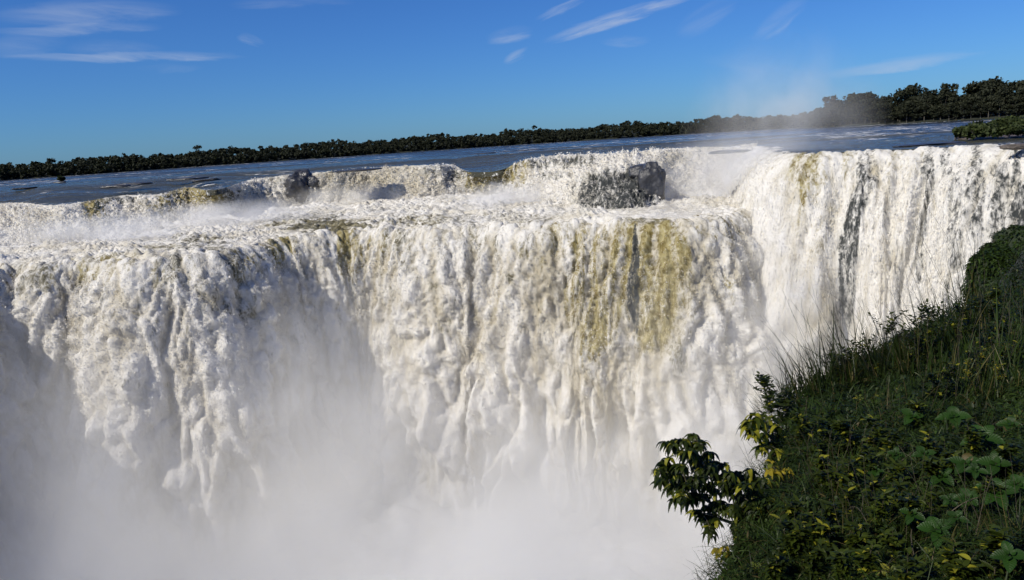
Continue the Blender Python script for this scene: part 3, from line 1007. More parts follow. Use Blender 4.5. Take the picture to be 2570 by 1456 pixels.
# a few lone crowns that stand above the far wood
for (x, y, h, lab) in [(497, 372, 20, 'lone flat topped tree rising above the left part of the far wood'), (128, 406, 18, 'small pointed tree breaking the skyline at far left of the wood'),
                       (1805, 296, 19, 'pale round tree rising above the far wood behind the spray plume')]:
    d = at_d(x * K, y * K, 1.0) - CAMP
    R = float(shore_r(math.atan2(d[0], d[1]))) + 55
    s_ = R / math.hypot(d[0], d[1])
    top = CAMP[2] + d[2] * s_
    root = empty('emergent_tree', (d[0] * s_, d[1] * s_, .8))
    tb = Buf(); hh = max(top + 1.0, 12); tube(tb, [(0, 0, 0), (.3, 0, hh * .5), (0, .2, hh - 1)], .35, .15, 6)
    for j in range(5):
        a = j * 1.256
        tube(tb, [(0, 0, hh * .72), (math.cos(a) * 2.4, math.sin(a) * 2.4, hh - 1.4)], .14, .05, 5)
    tb.build('trunk', M_TRUNK, root)
    cb = Buf(); crown_buf(cb, np.array([0, 0, hh - 1.0]), 4.6, 1.7, 11, 22, .5, rf, .4); cb.build('crown', M_CROWN, root, smooth=False)
    tag(root, lab, 'tree')


# ------------------------------------------------------------------ rocks
def rock(name, loc, size, mat, seed, label, cat='rock', group=None, rough=.28, nu=72, nv=48, rz=0.0, boxy=.72):
    th_, ph = np.meshgrid(np.linspace(0, 2 * np.pi, nu), np.linspace(0, np.pi, nv), indexing='ij')
    D = np.stack([np.cos(th_) * np.sin(ph), np.sin(th_) * np.sin(ph), np.cos(ph)], -1)
    B = np.sign(D) * np.abs(D) ** boxy
    n = pn3(D[..., 0] * 1.3 + 5, D[..., 1] * 1.3, D[..., 2] * 1.3, seed) * rough + np.abs(pn3(D[..., 0] * 3 + 2, D[..., 1] * 3, D[..., 2] * 3, seed + 1)) * rough * .6 \
        + pn3(D[..., 0] * 8, D[..., 1] * 8, D[..., 2] * 8, seed + 2) * rough * .16
    P = B * (1 + n)[..., None]
    P = P * np.asarray(size) / 2
    F = grid_faces(nu, nv)[:, ::-1]
    o = mesh_obj(name, P, F, mat)
    o.location = loc; o.rotation_euler = (0, 0, rz)
    return tag(o, label, cat, group)


def rock_px(x, y, z, size, mat, seed, label, **kw):
    p = on_z(x * K, y * K, z)
    return rock(kw.pop('name', 'boulder'), (p[0], p[1], z + size[2] * kw.pop('up', .3)), size, mat, seed, label, **kw)


rock_px(1634, 508, ZB, (7.0, 8, 11.6), M_ROCK, 1, 'big dark wet rock block at the right end of the cascade', up=.36, rough=.24, boxy=.66)
rock_px(1578, 406, -2.6, (8.0, 7, 3.2), M_ROCK, 2, 'rounded dark rock on top of the cascade with water running over it', up=.2, rough=.2)
rock_px(1612, 430, -3.4, (7, 6, 3.6), M_ROCK, 3, 'flat dark ledge joining the top rock and the big block', up=.0, rough=.2, name='rock_ledge')
rock_px(757, 506, ZB + 1.0, (10.5, 10, 12), M_ROCK, 4, 'dark pointed rock standing in the left middle of the cascade', up=.40, rough=.36, boxy=1.0)
rock_px(787, 468, -5.2, (5, 4, 4.6), M_ROCK, 5, 'small dark rock just right of the pointed cascade rock', up=.25)
rock_px(1872, 488, -10.4, (6, 4.5, 4.0), M_ROCK, 6, 'small grey rock wrapped in spray left of the side waterfall', up=.2)
rock_px(2556, 370, 0, (5.5, 3, 1.1), M_BROCK, 7, 'brown boulder on the lip of the side waterfall at the right edge', up=.15)
for i, (x, y, sx, lab) in enumerate([(60, 473, 9, 'flat dark rock awash near the left edge of the river'), (150, 458, 7, 'flat rock carrying the small bush in the left of the river'),
                                     (290, 468, 9, 'low dark rock shelf in the river left of centre'), (335, 462, 12, 'long dark rock bar in the left river nearest the wood'),
                                     (470, 449, 14, 'dark rock streak below the far wood in the left of the river'), (518, 452, 10, 'short dark rock at the right end of the left river streak'),
                                     (890, 428, 16, 'thin dark rock line before the foam in the middle of the river'),
                                     (1830, 381, 10, 'flat dark rock by the lip behind the spray'), (1330, 377, 14, 'low rock strip in blue water right of the picture centre'),
                                     (1215, 386, 12, 'low dark rock strip in blue water above the ochre notch'),
                                     (2330, 364, 16, 'low wet rock shelf just above the side waterfall lip'), (2230, 306, 16, 'dark rock bar near the right bank wood')]):
    rock_px(x, y, 0, (sx, sx * .5, .9), M_ROCK, 20 + i, lab, name='river_rock', up=.05, nu=28, nv=14, rough=.35)

M_BUSH = mat_leaf('bush_leaves', (0.014, 0.022, 0.008), (0.065, 0.085, 0.025), trans=.2, rough=.6)


def bush_at(p, w_, h_, lab, seed, group=None, name='bush', leaf=.28):
    r = np.random.default_rng(seed)
    root = empty(name, tuple(p))
    sb = Buf()
    for j in range(5):
        a = r.uniform(0, 6.28)
        tube(sb, [(0, 0, -.3), (math.cos(a) * w_ * .15, math.sin(a) * w_ * .15, h_ * .4), (math.cos(a) * w_ * .3, math.sin(a) * w_ * .3, h_ * .8)], .08, .03, 5)
    sb.build('stems', M_TRUNK, root)
    cb = Buf(); crown_buf(cb, np.array([0, 0, h_ * .5]), w_ * .5, h_ * .5, 12, 70, leaf, r, r.uniform(.3, .6)); cb.build('foliage', M_BUSH, root, smooth=False)
    return tag(root, lab, 'bush', group)


bush_at(on_z(152 * K, 456 * K, .3), 5, 2.6, 'small lone bush on a rock in the left of the river', 1)
# wooded islet above the side fall
ip = [on_z(x * K, y * K, 0) for x, y in [(2395, 350), (2440, 352), (2500, 349), (2600, 343), (2680, 338), (2680, 312), (2600, 316), (2500, 322), (2430, 328), (2400, 338)]]
c0 = np.mean(ip, axis=0)
ring = spline(ip + [ip[0]], n=60)[0]
V = []
for k, (f, z) in enumerate([(1.03, -.5), (1.0, .15), (.94, .5), (.7, .9), (.35, 1.1), (.02, 1.2)]):
    q = c0 + (ring - c0) * f; q[:, 2] = z + (.15 * fbm(q[:, 0] / 3, q[:, 1] / 3, 2, 170) if k else 0); V.append(q)
isl = grid_obj('islet', np.array(V).transpose(1, 0, 2), M_BROCK, flip=True)
tag(isl, kind='structure')
il = [(2412, 343, 3.4, 2.0), (2428, 340, 4, 2.4), (2448, 345, 4.2, 2.2), (2468, 338, 5, 3.0), (2492, 343, 4.6, 2.4), (2512, 334, 5.5, 3.2), (2532, 341, 4.6, 2.5), (2552, 333, 5.5, 3.4),
      (2572, 338, 4.6, 2.8), (2590, 330, 6, 3.4), (2455, 332, 5, 2.4), (2540, 326, 6, 3.0)]
for i, (x, y, w_, h_) in enumerate(il):
    bush_at(on_z(x * K, y * K, .7), w_ * 1.35, h_ * 1.1, 'low dark shrub among others on the islet above the side waterfall', 50 + i, 'shrubs on the river islet', 'islet_shrub')

#PART4
# ------------------------------------------------------------------ the green bank at lower right
BY = np.array([190, 205, 222, 240, 262, 285, 305, 330, 355, 385, 412, 440, 470, 500, 540, 600, 700, 900.])
BXS = np.array([1040, 1036, 1030, 1022, 1010, 990, 964, 912, 862, 808, 784, 776, 768, 756, 734, 710, 690, 680.])
BDS = np.array([62, 55, 48, 40, 31, 22, 16.5, 12.2, 9.8, 8.0, 6.9, 6.1, 5.6, 5.2, 4.7, 4.2, 3.6, 3.0])
BDR = np.array([60, 50, 42, 33, 24, 15, 11.5, 9.0, 7.4, 6.0, 5.2, 4.6, 4.2, 3.8, 3.4, 3.0, 2.6, 2.2])


def bank_d(x, y):
    xs = np.interp(y, BY, BXS); ds = np.interp(y, BY, BDS); dr = np.interp(y, BY, BDR)
    f = np.clip((x - xs) / np.maximum(1060 - xs, 30), 0, 1.6)
    d = ds + (dr - ds) * f ** .8
    return d * (1 + .05 * pn(x / 60, y / 45, 180) + .03 * pn(x / 22, y / 18, 181))


def pix_points(x, y, d):
    D = np.stack([(x - W0 / 2) / FPX, -(y - H0 / 2) / FPX, -np.ones_like(x)], -1) @ MN.T
    return CAMP + D * d[..., None]


ys = np.concatenate([np.linspace(192, 620, 210), np.linspace(630, 860, 20)])
us = np.linspace(0, 1, 150)
YY, UU = np.meshgrid(ys, us, indexing='ij')
XX = np.interp(YY, BY, BXS) + 6 + UU * 1.0 * (1330 - np.interp(YY, BY, BXS))
PB = pix_points(XX, YY, bank_d(XX, YY) + .22)
# the bank turns over its edge and drops away as a cliff
sk = []
e = PB[:, 0]
out = unit(np.stack([e[:, 0] * .55 - 1.2, e[:, 1] * .05 + .2 + 0 * e[:, 1], 0 * e[:, 0]], -1))
for k, (o_, dz) in enumerate([(-.5, 48), (-.1, 30), (.1, 14), (.15, 6), (.12, 2.2), (.05, .6)]):
    q = e.copy(); q[:, :2] += (e[:, :2] / np.linalg.norm(e[:, :2], axis=1, keepdims=True)) * (.35 + o_) * (1 + e[:, 1:2] * .03)
    q[:, 2] -= dz * (.6 + .4 * sst(0, 20, e[:, 1])); sk.append(q)
PB = np.concatenate([np.stack(sk, 1), PB], 1)
tag(grid_obj('hillside', PB, M_SOIL, flip=True), kind='structure')

M_GRASS = mat_leaf('grass_blades', (0.008, 0.013, 0.003), (0.042, 0.070, 0.013), (0.10, 0.085, 0.03), trans=.25, rough=.45)
M_UNDER = mat_leaf('undergrowth_leaves', (0.004, 0.008, 0.002), (0.042, 0.074, 0.012), (0.07, 0.055, 0.020), trans=.22, rough=.5)
M_BROAD = mat_leaf('broad_leaves', (0.006, 0.018, 0.003), (0.021, 0.060, 0.007), (0.12, 0.032, 0.018), trans=.22, rough=.42, veins=True)
M_SHRUB = mat_leaf('shrub_leaves', (0.005, 0.010, 0.002), (0.055, 0.075, 0.008), (0.24, 0.23, 0.02), trans=.30, rough=.36, veins=True)
M_YELLOW = mat_leaf('yellow_leaves', (0.025, 0.045, 0.006), (0.14, 0.16, 0.02), (0.34, 0.27, 0.025), trans=.38, rough=.4, veins=True)
M_STEM = mat_plain('plant_stems', (0.030, 0.026, 0.014), (0.07, 0.055, 0.030), 0.7, 12)
M_GSTEM = mat_plain('green_stems', (0.020, 0.030, 0.010), (0.05, 0.06, 0.02), 0.7, 12)

rv = np.random.default_rng(11)


def scatter(n, x0, x1, y0, y1, inset=4):
    x = rv.uniform(x0, x1, n * 3); y = rv.uniform(y0, y1, n * 3)
    ok = x > np.interp(y, BY, BXS) + inset + rv.normal(0, 5, n * 3)
    x, y = x[ok][:n], y[ok][:n]
    return x, y, bank_d(x, y)


# matted ground cover: small leaves, twigs and fine grass over the whole bank
ub = Buf()
x, y, d = scatter(56000, 700, 1045, 196, 600)
sc = np.clip(d / 5.0, .8, 3.4)
p = pix_points(x, y, d - rv.uniform(-.12, .22, len(x)) * np.minimum(sc, 2))
dr = unit(rv.normal(0, 1, (len(x), 3)) + np.array([-.25, -.15, .75]))
patch = .34 + .42 * fbm(x / 45, y / 38, 3, 190)
leaves(ub, p, dr, rv.uniform(.022, .060, len(x)) * sc, rv.uniform(.004, .0105, len(x)) * sc, droop=rv.uniform(0, .9, len(x)), tint=np.clip(patch + rv.normal(0, .2, len(x)), 0, 1) + (rv.random(len(x)) < .035) * 1.3, nseg=3)
x, y, d = scatter(46000, 700, 1045, 200, 600)
sc = np.clip(d / 5.0, .8, 3.0)
p = pix_points(x, y, d - rv.uniform(-.05, .16, len(x)) * sc)
dr = unit(rv.normal(0, 1, (len(x), 3)) * np.array([1, 1, .7]) + np.array([-.3, 0, .6]))
leaves(ub, p, dr, rv.uniform(.07, .30, len(x)) * sc ** .7, rv.uniform(.0011, .0028, len(x)) * sc, droop=rv.uniform(.3, 1.6, len(x)), tint=np.clip(patch.mean() + rv.normal(.05, .25, len(x)), 0, 1) + (rv.random(len(x)) < .08) * 1.4, nseg=4, blade=True)
tag(ub.build('undergrowth', M_UNDER), 'tangled dark undergrowth covering the green bank', 'undergrowth', kind='stuff')


ORD = ['first', 'second', 'third', 'fourth', 'fifth', 'sixth', 'seventh', 'eighth', 'ninth', 'tenth', 'eleventh', 'twelfth', 'thirteenth', 'fourteenth', 'fifteenth',
       'sixteenth', 'seventeenth', 'eighteenth', 'nineteenth', 'twentieth'] + [f'{k}th' for k in range(21, 60)]


def order_labels(group, fmt):
    g = [o for o in COL.objects if o.get('group') == group and o.parent is None]
    g.sort(key=lambda o: float(to_px(np.array(o.location))[0]))
    for i, o in enumerate(g):
        o['label'] = fmt % (ORD[i] if i < len(ORD) else str(i + 1) + 'th')


def P_(x, y, dd=0.0, dabs=None):
    """point on (or dd metres before) the bank at 2570 px picture position"""
    xx, yy = x * K, y * K
    d = float(bank_d(np.array(xx), np.array(yy))) if dabs is None else dabs
    return at_d(xx, yy, d - dd)


def grass_tuft(x, y, L, n, lab, group=None, tint=.35, lean=(-.15, 0), wd=.0032, dd=.05, odd=.1):
    p = P_(x, y, dd)
    d0 = np.linalg.norm(p - CAMP)
    root = empty('grass_tuft', tuple(p))
    b = Buf()
    az = rv.uniform(0, 6.28, n); sp_ = np.abs(rv.normal(.28, .22, n))
    dirs = np.stack([np.cos(az) * sp_ + lean[0], np.sin(az) * sp_ + lean[1], np.ones(n)], -1)
    base = np.stack([rv.normal(0, .05, n), rv.normal(0, .05, n), rv.uniform(-.15, .0, n)], -1) * max(1, d0 / 7)
    leaves(b, base, dirs, rv.uniform(.5, 1.05, n) * L, wd * max(1, d0 / 7) * rv.uniform(.7, 1.2, n), droop=rv.uniform(.05, 1.25, n), nseg=7, blade=True,
           tint=np.clip(rv.normal(tint, .2, n), 0, 1) + (rv.random(n) < odd) * 1.4)
    b.build('blades', M_GRASS, root)
    # a few seed stalks
    b2 = Buf()
    for j in range(3):
        a = rv.uniform(0, 6.28)
        tube(b2, curve((0, 0, -.1), (math.cos(a) * .25 * L + lean[0] * L, math.sin(a) * .25 * L, L * rv.uniform(.8, 1.1)), .0, .06), .0016 * max(1, d0 / 7), .0008 * max(1, d0 / 7), 4)
    b2.build('stalks', M_STEM, root)
    return tag(root, lab, 'grass', group)


edge_lab = 'dark thin grass tuft arching over the skyline edge of the green bank'
for (x, y, L) in [(1985, 1000, .42), (2025, 985, .55), (2065, 965, .55), (2105, 950, .6), (2150, 940, .62), (2190, 935, .62), (2225, 930, .58), (2262, 925, .55),
                  (2300, 922, .55), (2340, 905, .6), (2372, 892, .7), (2405, 868, .8), (2432, 845, .9), (2462, 815, 1.1), (2060, 1000, .5), (2135, 975, .5), (2210, 965, .5), (2285, 950, .5)]:
    grass_tuft(x, y, L * 1.55, 80, edge_lab, 'grass tufts along the edge of the bank', tint=.25, lean=(-.25, 0), wd=.0042)
in_lab = 'tall upright grass clump inside the green bank below its upper edge'
for (x, y, L) in [(2380, 960, .55), (2440, 950, .6), (2490, 960, .6), (2530, 930, .65), (2560, 980, .6), (2330, 970, .5), (2415, 1000, .45), (2475, 1010, .45), (2550, 900, .8)]:
    grass_tuft(x, y, L * 1.25, 60, in_lab, 'upright grass clumps on the bank', tint=.5, lean=(.05, 0), wd=.005)
for (x, y, L, lab) in [(1835, 1400, .20, 'pale wispy grass hanging at the lower left foot of the bank'), (1795, 1440, .2, 'wispy grass tuft lowest at the left foot of the bank'),
                       (2070, 1215, .34, 'fine hair like grass tuft in the middle of the bank left of the brown patch'), (2110, 1255, .34, 'fine green grass tuft low in the middle of the bank'),
                       (2150, 1215, .30, 'fine grass tuft right of the middle of the bank'), (1925, 1010, .3, 'thin grass sticking out left above the second leafy shrub'),
                       (1905, 1170, .22, 'thin pale grass between the two drooping shrubs')]:
    grass_tuft(x, y, L, 70, lab, tint=.55, lean=(-.5, 0), wd=.0014, odd=.2)
for (x, y) in [(2020, 1100), (2090, 1180), (2160, 1160), (2240, 1030), (2330, 1040), (2140, 1340), (2210, 1300), (2030, 1400), (2280, 1360), (2400, 1010), (2440, 1340), (2480, 1320), (2360, 1270)]:
    grass_tuft(x, y, .30, 60, '', 'fine grass tufts in the body of the bank', tint=.6, lean=(rv.uniform(-.6, .4), -.2), wd=.0018, odd=.15, dd=.18)
order_labels('fine grass tufts in the body of the bank', 'fine arching grass tuft within the body of the bank, %s from the left')
dry = grass_tuft(2558, 1350, .34, 26, 'dry orange brown curved grass at the lower right edge', tint=.5, lean=(-.3, 0), wd=.002, odd=1.0)


def sprig(x, y, hpx, lab, group=None, lean=-.2, mat=None, tint=.35, leafL=.05, odd=.05, nb=4, dd=.1, name='leafy_sprig'):
    """thin stem with side twigs and small narrow leaves; its tip is at x, y"""
    p = P_(x, y + hpx, dd)
    d0 = np.linalg.norm(p - CAMP)
    h = hpx * K * d0 / FPX
    root = empty(name, tuple(p))
    sb, lb = Buf(), Buf()
    stems = [curve((0, 0, -.15), (lean * h * rv.uniform(.3, 1), rv.uniform(-.1, .1) * h, h), 0, .06, 10)]
    for j in range(nb):
        k = int(rv.integers(3, 8)); s0 = stems[0][k]
        a = rv.uniform(0, 6.28)
        stems.append(curve(s0, s0 + np.array([math.cos(a) * .28, math.sin(a) * .28, rv.uniform(.15, .42)]) * h, 0, .05, 7))
    f = max(1, d0 / 8)
    for i, st in enumerate(stems):
        tube(sb, st, (.0035 if i == 0 else .002) * f, .001 * f, 5)
        m = int(max(8, len(st) * 2.4))
        tt_ = np.linspace(.22, 1, m)
        pos = np.stack([np.interp(tt_, np.linspace(0, 1, len(st)), st[:, q]) for q in range(3)], -1)
        a = np.arange(m) * 2.4 + rv.uniform(0, 6)
        dd_ = np.stack([np.cos(a), np.sin(a), np.full(m, .55)], -1)
        leaves(lb, pos, dd_, leafL * f * rv.uniform(.7, 1.2, m), leafL * .17 * f, droop=rv.uniform(.1, .8, m), nseg=4, tint=np.clip(rv.normal(tint, .2, m), 0, 1) + (rv.random(m) < odd) * 1.4)
    sb.build('stem', M_STEM, root); lb.build('leaves', mat or M_SHRUB, root)
    return tag(root, lab, 'plant', group)


sl = 'thin leafy sprig standing up against the white water along the bank top'
for (x, y, h) in [(2248, 812, 110), (2282, 842, 90), (2310, 795, 120), (2348, 835, 80), (2388, 790, 100), (2425, 790, 80), (2175, 862, 80), (2155, 895, 60), (2450, 772, 70), (2480, 760, 60),
                  (2505, 745, 60), (2110, 905, 50), (1940, 962, 70), (1955, 975, 70), (1975, 985, 60), (1950, 1010, 60)]:
    sprig(x, y - 14, h + 14, sl, 'leafy sprigs along the top of the bank', nb=8, leafL=.062)
for (x, y, h) in [(2470, 850, 60), (2500, 820, 60), (2530, 800, 70), (2555, 780, 70), (2440, 890, 60), (2520, 870, 60), (2400, 920, 60), (2350, 940, 60), (2560, 840, 60)]:
    sprig(x, y, h, 'bushy small leaved plant crowded near the top right of the bank', 'small leaved plants at the top right of the bank', nb=8, dd=.3)
yl = [(2440, 905, 'yellow flowering sprig at the top right of the bank, leftmost of three'), (2475, 885, 'yellow flowering sprig at the top right of the bank, highest of three'), (2505, 915, 'yellow flowering sprig at the top right of the bank, nearest the edge')]
for x, y, lab in yl:
    sprig(x, y, 60, lab, mat=M_YELLOW, tint=.7, leafL=.035, odd=.4, dd=.4)


def whorl(lb, c, axis, n, L, Wd, elev, tint, jit=.15, droop=.45):
    axis = unit(axis); a = unit(np.cross(axis, [.3, .9, .1])); b = np.cross(axis, a)
    az = np.arange(n) * 2 * np.pi / n + rv.uniform(0, 6.28) + rv.normal(0, jit, n)
    d = np.cos(az)[:, None] * a + np.sin(az)[:, None] * b + axis * elev
    side = np.cross(d, np.broadcast_to(axis, d.shape))
    leaves(lb, np.broadcast_to(c, (n, 3)) + unit(d) * .008, d, L * rv.uniform(.8, 1.12, n), Wd * rv.uniform(.85, 1.1, n), droop=droop, fold=.22, nseg=6, side=side, tint=tint)


def broad_plant(x, y, size, lab, tint=.6, n=5, tiers=3, red=0, dd=.34, mat=None, wr=.30):
    p = P_(x, y, dd)
    size *= .70
    root = empty('broadleaf_plant', (p[0], p[1], p[2] - .30))
    sb, lb = Buf(), Buf()
    top = np.array([0, 0, .30]); foot = np.array([rv.uniform(-.05, .05), .10, -.06])
    st = curve(foot, top, 0, .05, 8); tube(sb, st, .005, .003, 6)
    toc = unit(CAMP - p)
    axis = unit(toc * .7 + np.array([-.15, 0, .8]))
    whorl(lb, top, axis, n, size, size * wr, .35, np.clip(rv.normal(tint, .12, n), 0, 1) + red * (rv.random(n) < .25) * .9)
    whorl(lb, top, axis, 3, size * .5, size * .5 * wr, 1.2, min(1, tint + .2))
    for k in range(tiers):
        c = st[5 - 1 - k] if 4 - k > 0 else st[1]
        whorl(lb, c, axis, 4, size * rv.uniform(.9, 1.15), size * wr * 1.05, .15, np.clip(rv.normal(tint - .2, .12, 4), 0, 1) + red * (rv.random(4) < .35) * .9)
    sb.build('stem', M_GSTEM, root); lb.build('leaves', mat or M_BROAD, root)
    return tag(root, lab, 'plant')


for a in [(2468, 1100, .17, 'large bright green veined plant at right of the bank, highest and widest of them', .7, 5, 3, 0),
          (2395, 1045, .15, 'broad leaved green plant left of the highest large one', .55, 4, 2, 0),
          (2290, 1045, .13, 'pair of broad green leaves at the middle top of the bank', .6, 3, 1, 0),
          (2535, 1065, .12, 'small green leaved plant by the right edge next to the highest large one', .6, 4, 1, 0),
          (2425, 1165, .13, 'broad leaved plant with reddish lower leaves right of centre', .5, 5, 2, 1),
          (2500, 1165, .14, 'broad leaved plant on the right just under the highest one', .6, 4, 2, 0),
          (2365, 1195, .11, 'medium green plant left of the reddish leaved one', .45, 4, 2, 0),
          (2430, 1250, .10, 'bushy green plant below the reddish leaves', .6, 5, 3, 0),
          (2500, 1235, .14, 'five leaved green rosette at the right middle of the bank', .65, 5, 2, 0),
          (2555, 1215, .10, 'small rosette cut by the right edge', .6, 5, 1, 0),
          (2350, 1330, .13, 'broad leaved rosette low in the right half of the bank', .6, 5, 3, 0),
          (2290, 1290, .09, 'small upright leaved plant left of the low rosette', .5, 4, 2, 0),
          (2400, 1300, .08, 'small green plant right of the low rosette', .5, 4, 1, 0),
          (2535, 1395, .10, 'round leaved green plant in the lower right corner', .6, 4, 1, 0),
          (2250, 1140, .09, 'small dark leaved plant in the middle of the bank', .45, 4, 2, 0),
          (2195, 1180, .08, 'narrow leaved dark plant left of the small middle one', .4, 5, 2, 0),
          (2320, 1140, .10, 'half hidden broad leaves between centre and right of the bank', .4, 4, 1, 0),
          (2450, 1180, .09, 'small plant of mostly red leaves amid the green ones', .5, 4, 1, 3),
          (2385, 1255, .07, 'tiny red tinted plant under the reddish one', .4, 4, 1, 2)]:
    broad_plant(*a[:4], tint=a[4], n=a[5], tiers=a[6], red=a[7])


def droop_shrub(name, rootp, limbs, tips, lab, L=.088, tint=.30, odd=.09, per=9, mat=None, dabs=5.0):
    """shrub whose limbs end in tufts of hanging lance shaped leaves; all positions in picture px at about dabs metres"""
    r0_ = P_(*rootp, dabs=dabs)
    root = empty(name, tuple(r0_))
    bb, lb = Buf(), Buf()
    nodes = []
    for limb in limbs:
        pts = [P_(x, y, dabs=dabs + o_) - r0_ for x, y, o_ in limb]
        sp_, _ = spline(pts, n=16)
        tube(bb, sp_, .013, .006, 7); nodes.append(sp_)
    allp = np.vstack(nodes)
    for (x, y) in tips:
        tp = P_(x, y, dabs=dabs + rv.uniform(-.28, .28)) - r0_
        k = np.argmin(np.linalg.norm(allp - tp, axis=1) + rv.uniform(0, .03, len(allp)))
        tw = curve(allp[k], tp, .02, .08, 9); tube(bb, tw, .0042, .002, 5)
        n = per + int(rv.integers(-2, 3))
        az = np.arange(n) * 2.4 + rv.uniform(0, 6)
        base = np.stack([np.interp(np.linspace(.62, 1, n), np.linspace(0, 1, 9), tw[:, q]) for q in range(3)], -1)
        d = np.stack([np.cos(az), np.sin(az), np.linspace(.0, .75, n)], -1)
        leaves(lb, base, d, L * rv.uniform(.6, 1.1, n), L * .155 * rv.uniform(.85, 1.15, n), droop=rv.uniform(.9, 1.9, n), fold=.35, nseg=7,
               tint=np.clip(rv.normal(tint, .22, n), 0, 1) + (rv.random(n) < odd) * 1.3)
    bb.build('branches', M_STEM, root); lb.build('leaves', mat or M_SHRUB, root)
    return tag(root, lab, 'shrub')


droop_shrub('overhanging_shrub', (2010, 1350),
            [[(2010, 1350, .1), (1930, 1310, 0), (1860, 1262, -.1), (1800, 1210, -.1), (1762, 1160, 0), (1730, 1115, 0)],
             [(1930, 1310, 0), (1850, 1300, 0), (1780, 1260, 0), (1715, 1215, 0), (1670, 1180, 0)], [(1930, 1310, 0), (1900, 1250, .1), (1880, 1200, .1)],
             [(1860, 1320, 0), (1800, 1300, .1), (1760, 1290, 0)], [(1980, 1350, .1), (1900, 1370, 0), (1830, 1370, 0)]],
            [(1742, 1095), (1715, 1108), (1690, 1120), (1765, 1112), (1668, 1112), (1785, 1140), (1700, 1135), (1735, 1135), (1775, 1165), (1662, 1165), (1650, 1185), (1672, 1190), (1655, 1215), (1690, 1170),
             (1715, 1175), (1745, 1175), (1700, 1210), (1725, 1220), (1680, 1235), (1705, 1250), (1750, 1220), (1735, 1255), (1760, 1245), (1775, 1275), (1790, 1230), (1810, 1215),
             (1745, 1290), (1770, 1305), (1800, 1260), (1820, 1280), (1790, 1300), (1825, 1235), (1845, 1250), (1860, 1200), (1880, 1180), (1895, 1200), (1850, 1215), (1875, 1225), (1900, 1230),
             (1845, 1290), (1870, 1270), (1890, 1300), (1850, 1320), (1825, 1190), (1915, 1260), (1880, 1330), (1910, 1330), (1785, 1345), (1850, 1345), (1820, 1170),
             (1760, 1130), (1720, 1150), (1680, 1150), (1665, 1205), (1695, 1195), (1740, 1200), (1690, 1260), (1720, 1265), (1770, 1190), (1800, 1320), (1870, 1300), (1905, 1290), (1870, 1200), (1925, 1300), (1890, 1250), *[(x_, 1165 + (x_ - 1690) * .55 + rv.uniform(-75, 75)) for x_ in rv.uniform(1700, 1960, 34)], (1925, 1200), (1940, 1230), (1945, 1275), (1930, 1340), (1900, 1365), (1860, 1370)],
            'drooping dark leaved shrub reaching out left from the bank over the mist', per=18)
droop_shrub('second_drooping_shrub'.replace('second_', ''), (2020, 1170), [[(2020, 1170, .2), (1965, 1125, .1), (1925, 1090, 0), (1895, 1060, 0)], [(2000, 1160, .2), (1940, 1130, 0), (1905, 1110, 0)]],
            [(1893, 1042), (1915, 1038), (1940, 1045), (1880, 1060), (1905, 1062), (1930, 1065), (1955, 1070), (1870, 1078), (1893, 1085), (1920, 1090), (1945, 1095), (1900, 1108), (1925, 1115),
             (1950, 1120), (1888, 1100), (1970, 1095), (1910, 1132), (1935, 1140), (1960, 1145), (1985, 1120)],
            'rounded shrub of drooping yellow green leaves above the overhanging one', L=.12, tint=.6, odd=.3, per=9, dabs=5.9)
droop_shrub('drooping_shrub', (2060, 1240), [[(2060, 1240, 0), (2000, 1215, 0), (1950, 1180, 0)]],
            [(1935, 1160), (1925, 1185), (1945, 1190), (1975, 1180), (1990, 1200), (1960, 1215), (2010, 1195), (1930, 1210)],
            'small bright yellow leaved shrub between the two drooping shrubs', L=.10, tint=.8, odd=.7, per=7, dabs=5.2, mat=M_YELLOW)
droop_shrub('drooping_shrub', (1900, 1420), [[(1900, 1420, 0), (1850, 1400, 0), (1810, 1390, 0)]],
            [(1795, 1385), (1808, 1400), (1825, 1390), (1840, 1410), (1815, 1375), (1855, 1395), (1870, 1420)],
            'little yellow and orange leaved shrub at the lower left foot of the bank', L=.07, tint=.8, odd=.8, per=6, dabs=4.6, mat=M_YELLOW)
for i, (x, y, sz, lab) in enumerate([(1900, 1430, .075, 'yellow leaved plant at the bottom edge, leftmost of the yellow ones'), (1960, 1445, .075, 'yellow leaved plant at the bottom edge, second from the left'),
                                     (2035, 1440, .07, 'yellow green plant at the bottom edge, third from the left'), (2235, 1440, .09, 'long yellow leaves at the bottom edge below the middle of the bank'),
                                     (2335, 1400, .085, 'bright lime leaved plant at the bottom right'), (2375, 1430, .08, 'lime leaved plant at the very bottom right of its brighter neighbour'),
                                     (2205, 1000, .085, 'yellow ribbed leaves at the upper middle of the bank'), (2255, 985, .08, 'lime leaved plant beside the yellow ribbed leaves'),
                                     (2155, 1000, .07, 'small lime sprout left of the yellow ribbed leaves'), (2545, 1055, .08, 'yellow green leaves at the right edge'),
                                     (2040, 1060, .07, 'dark green narrow plant right of the rounded shrub'), (2090, 1110, .065, 'yellowish plant inside the bank right of the rounded shrub')]):
    broad_plant(x, y, sz, lab, tint=.55, n=6, tiers=3, red=.6, mat=M_YELLOW, wr=.22, dd=.15)


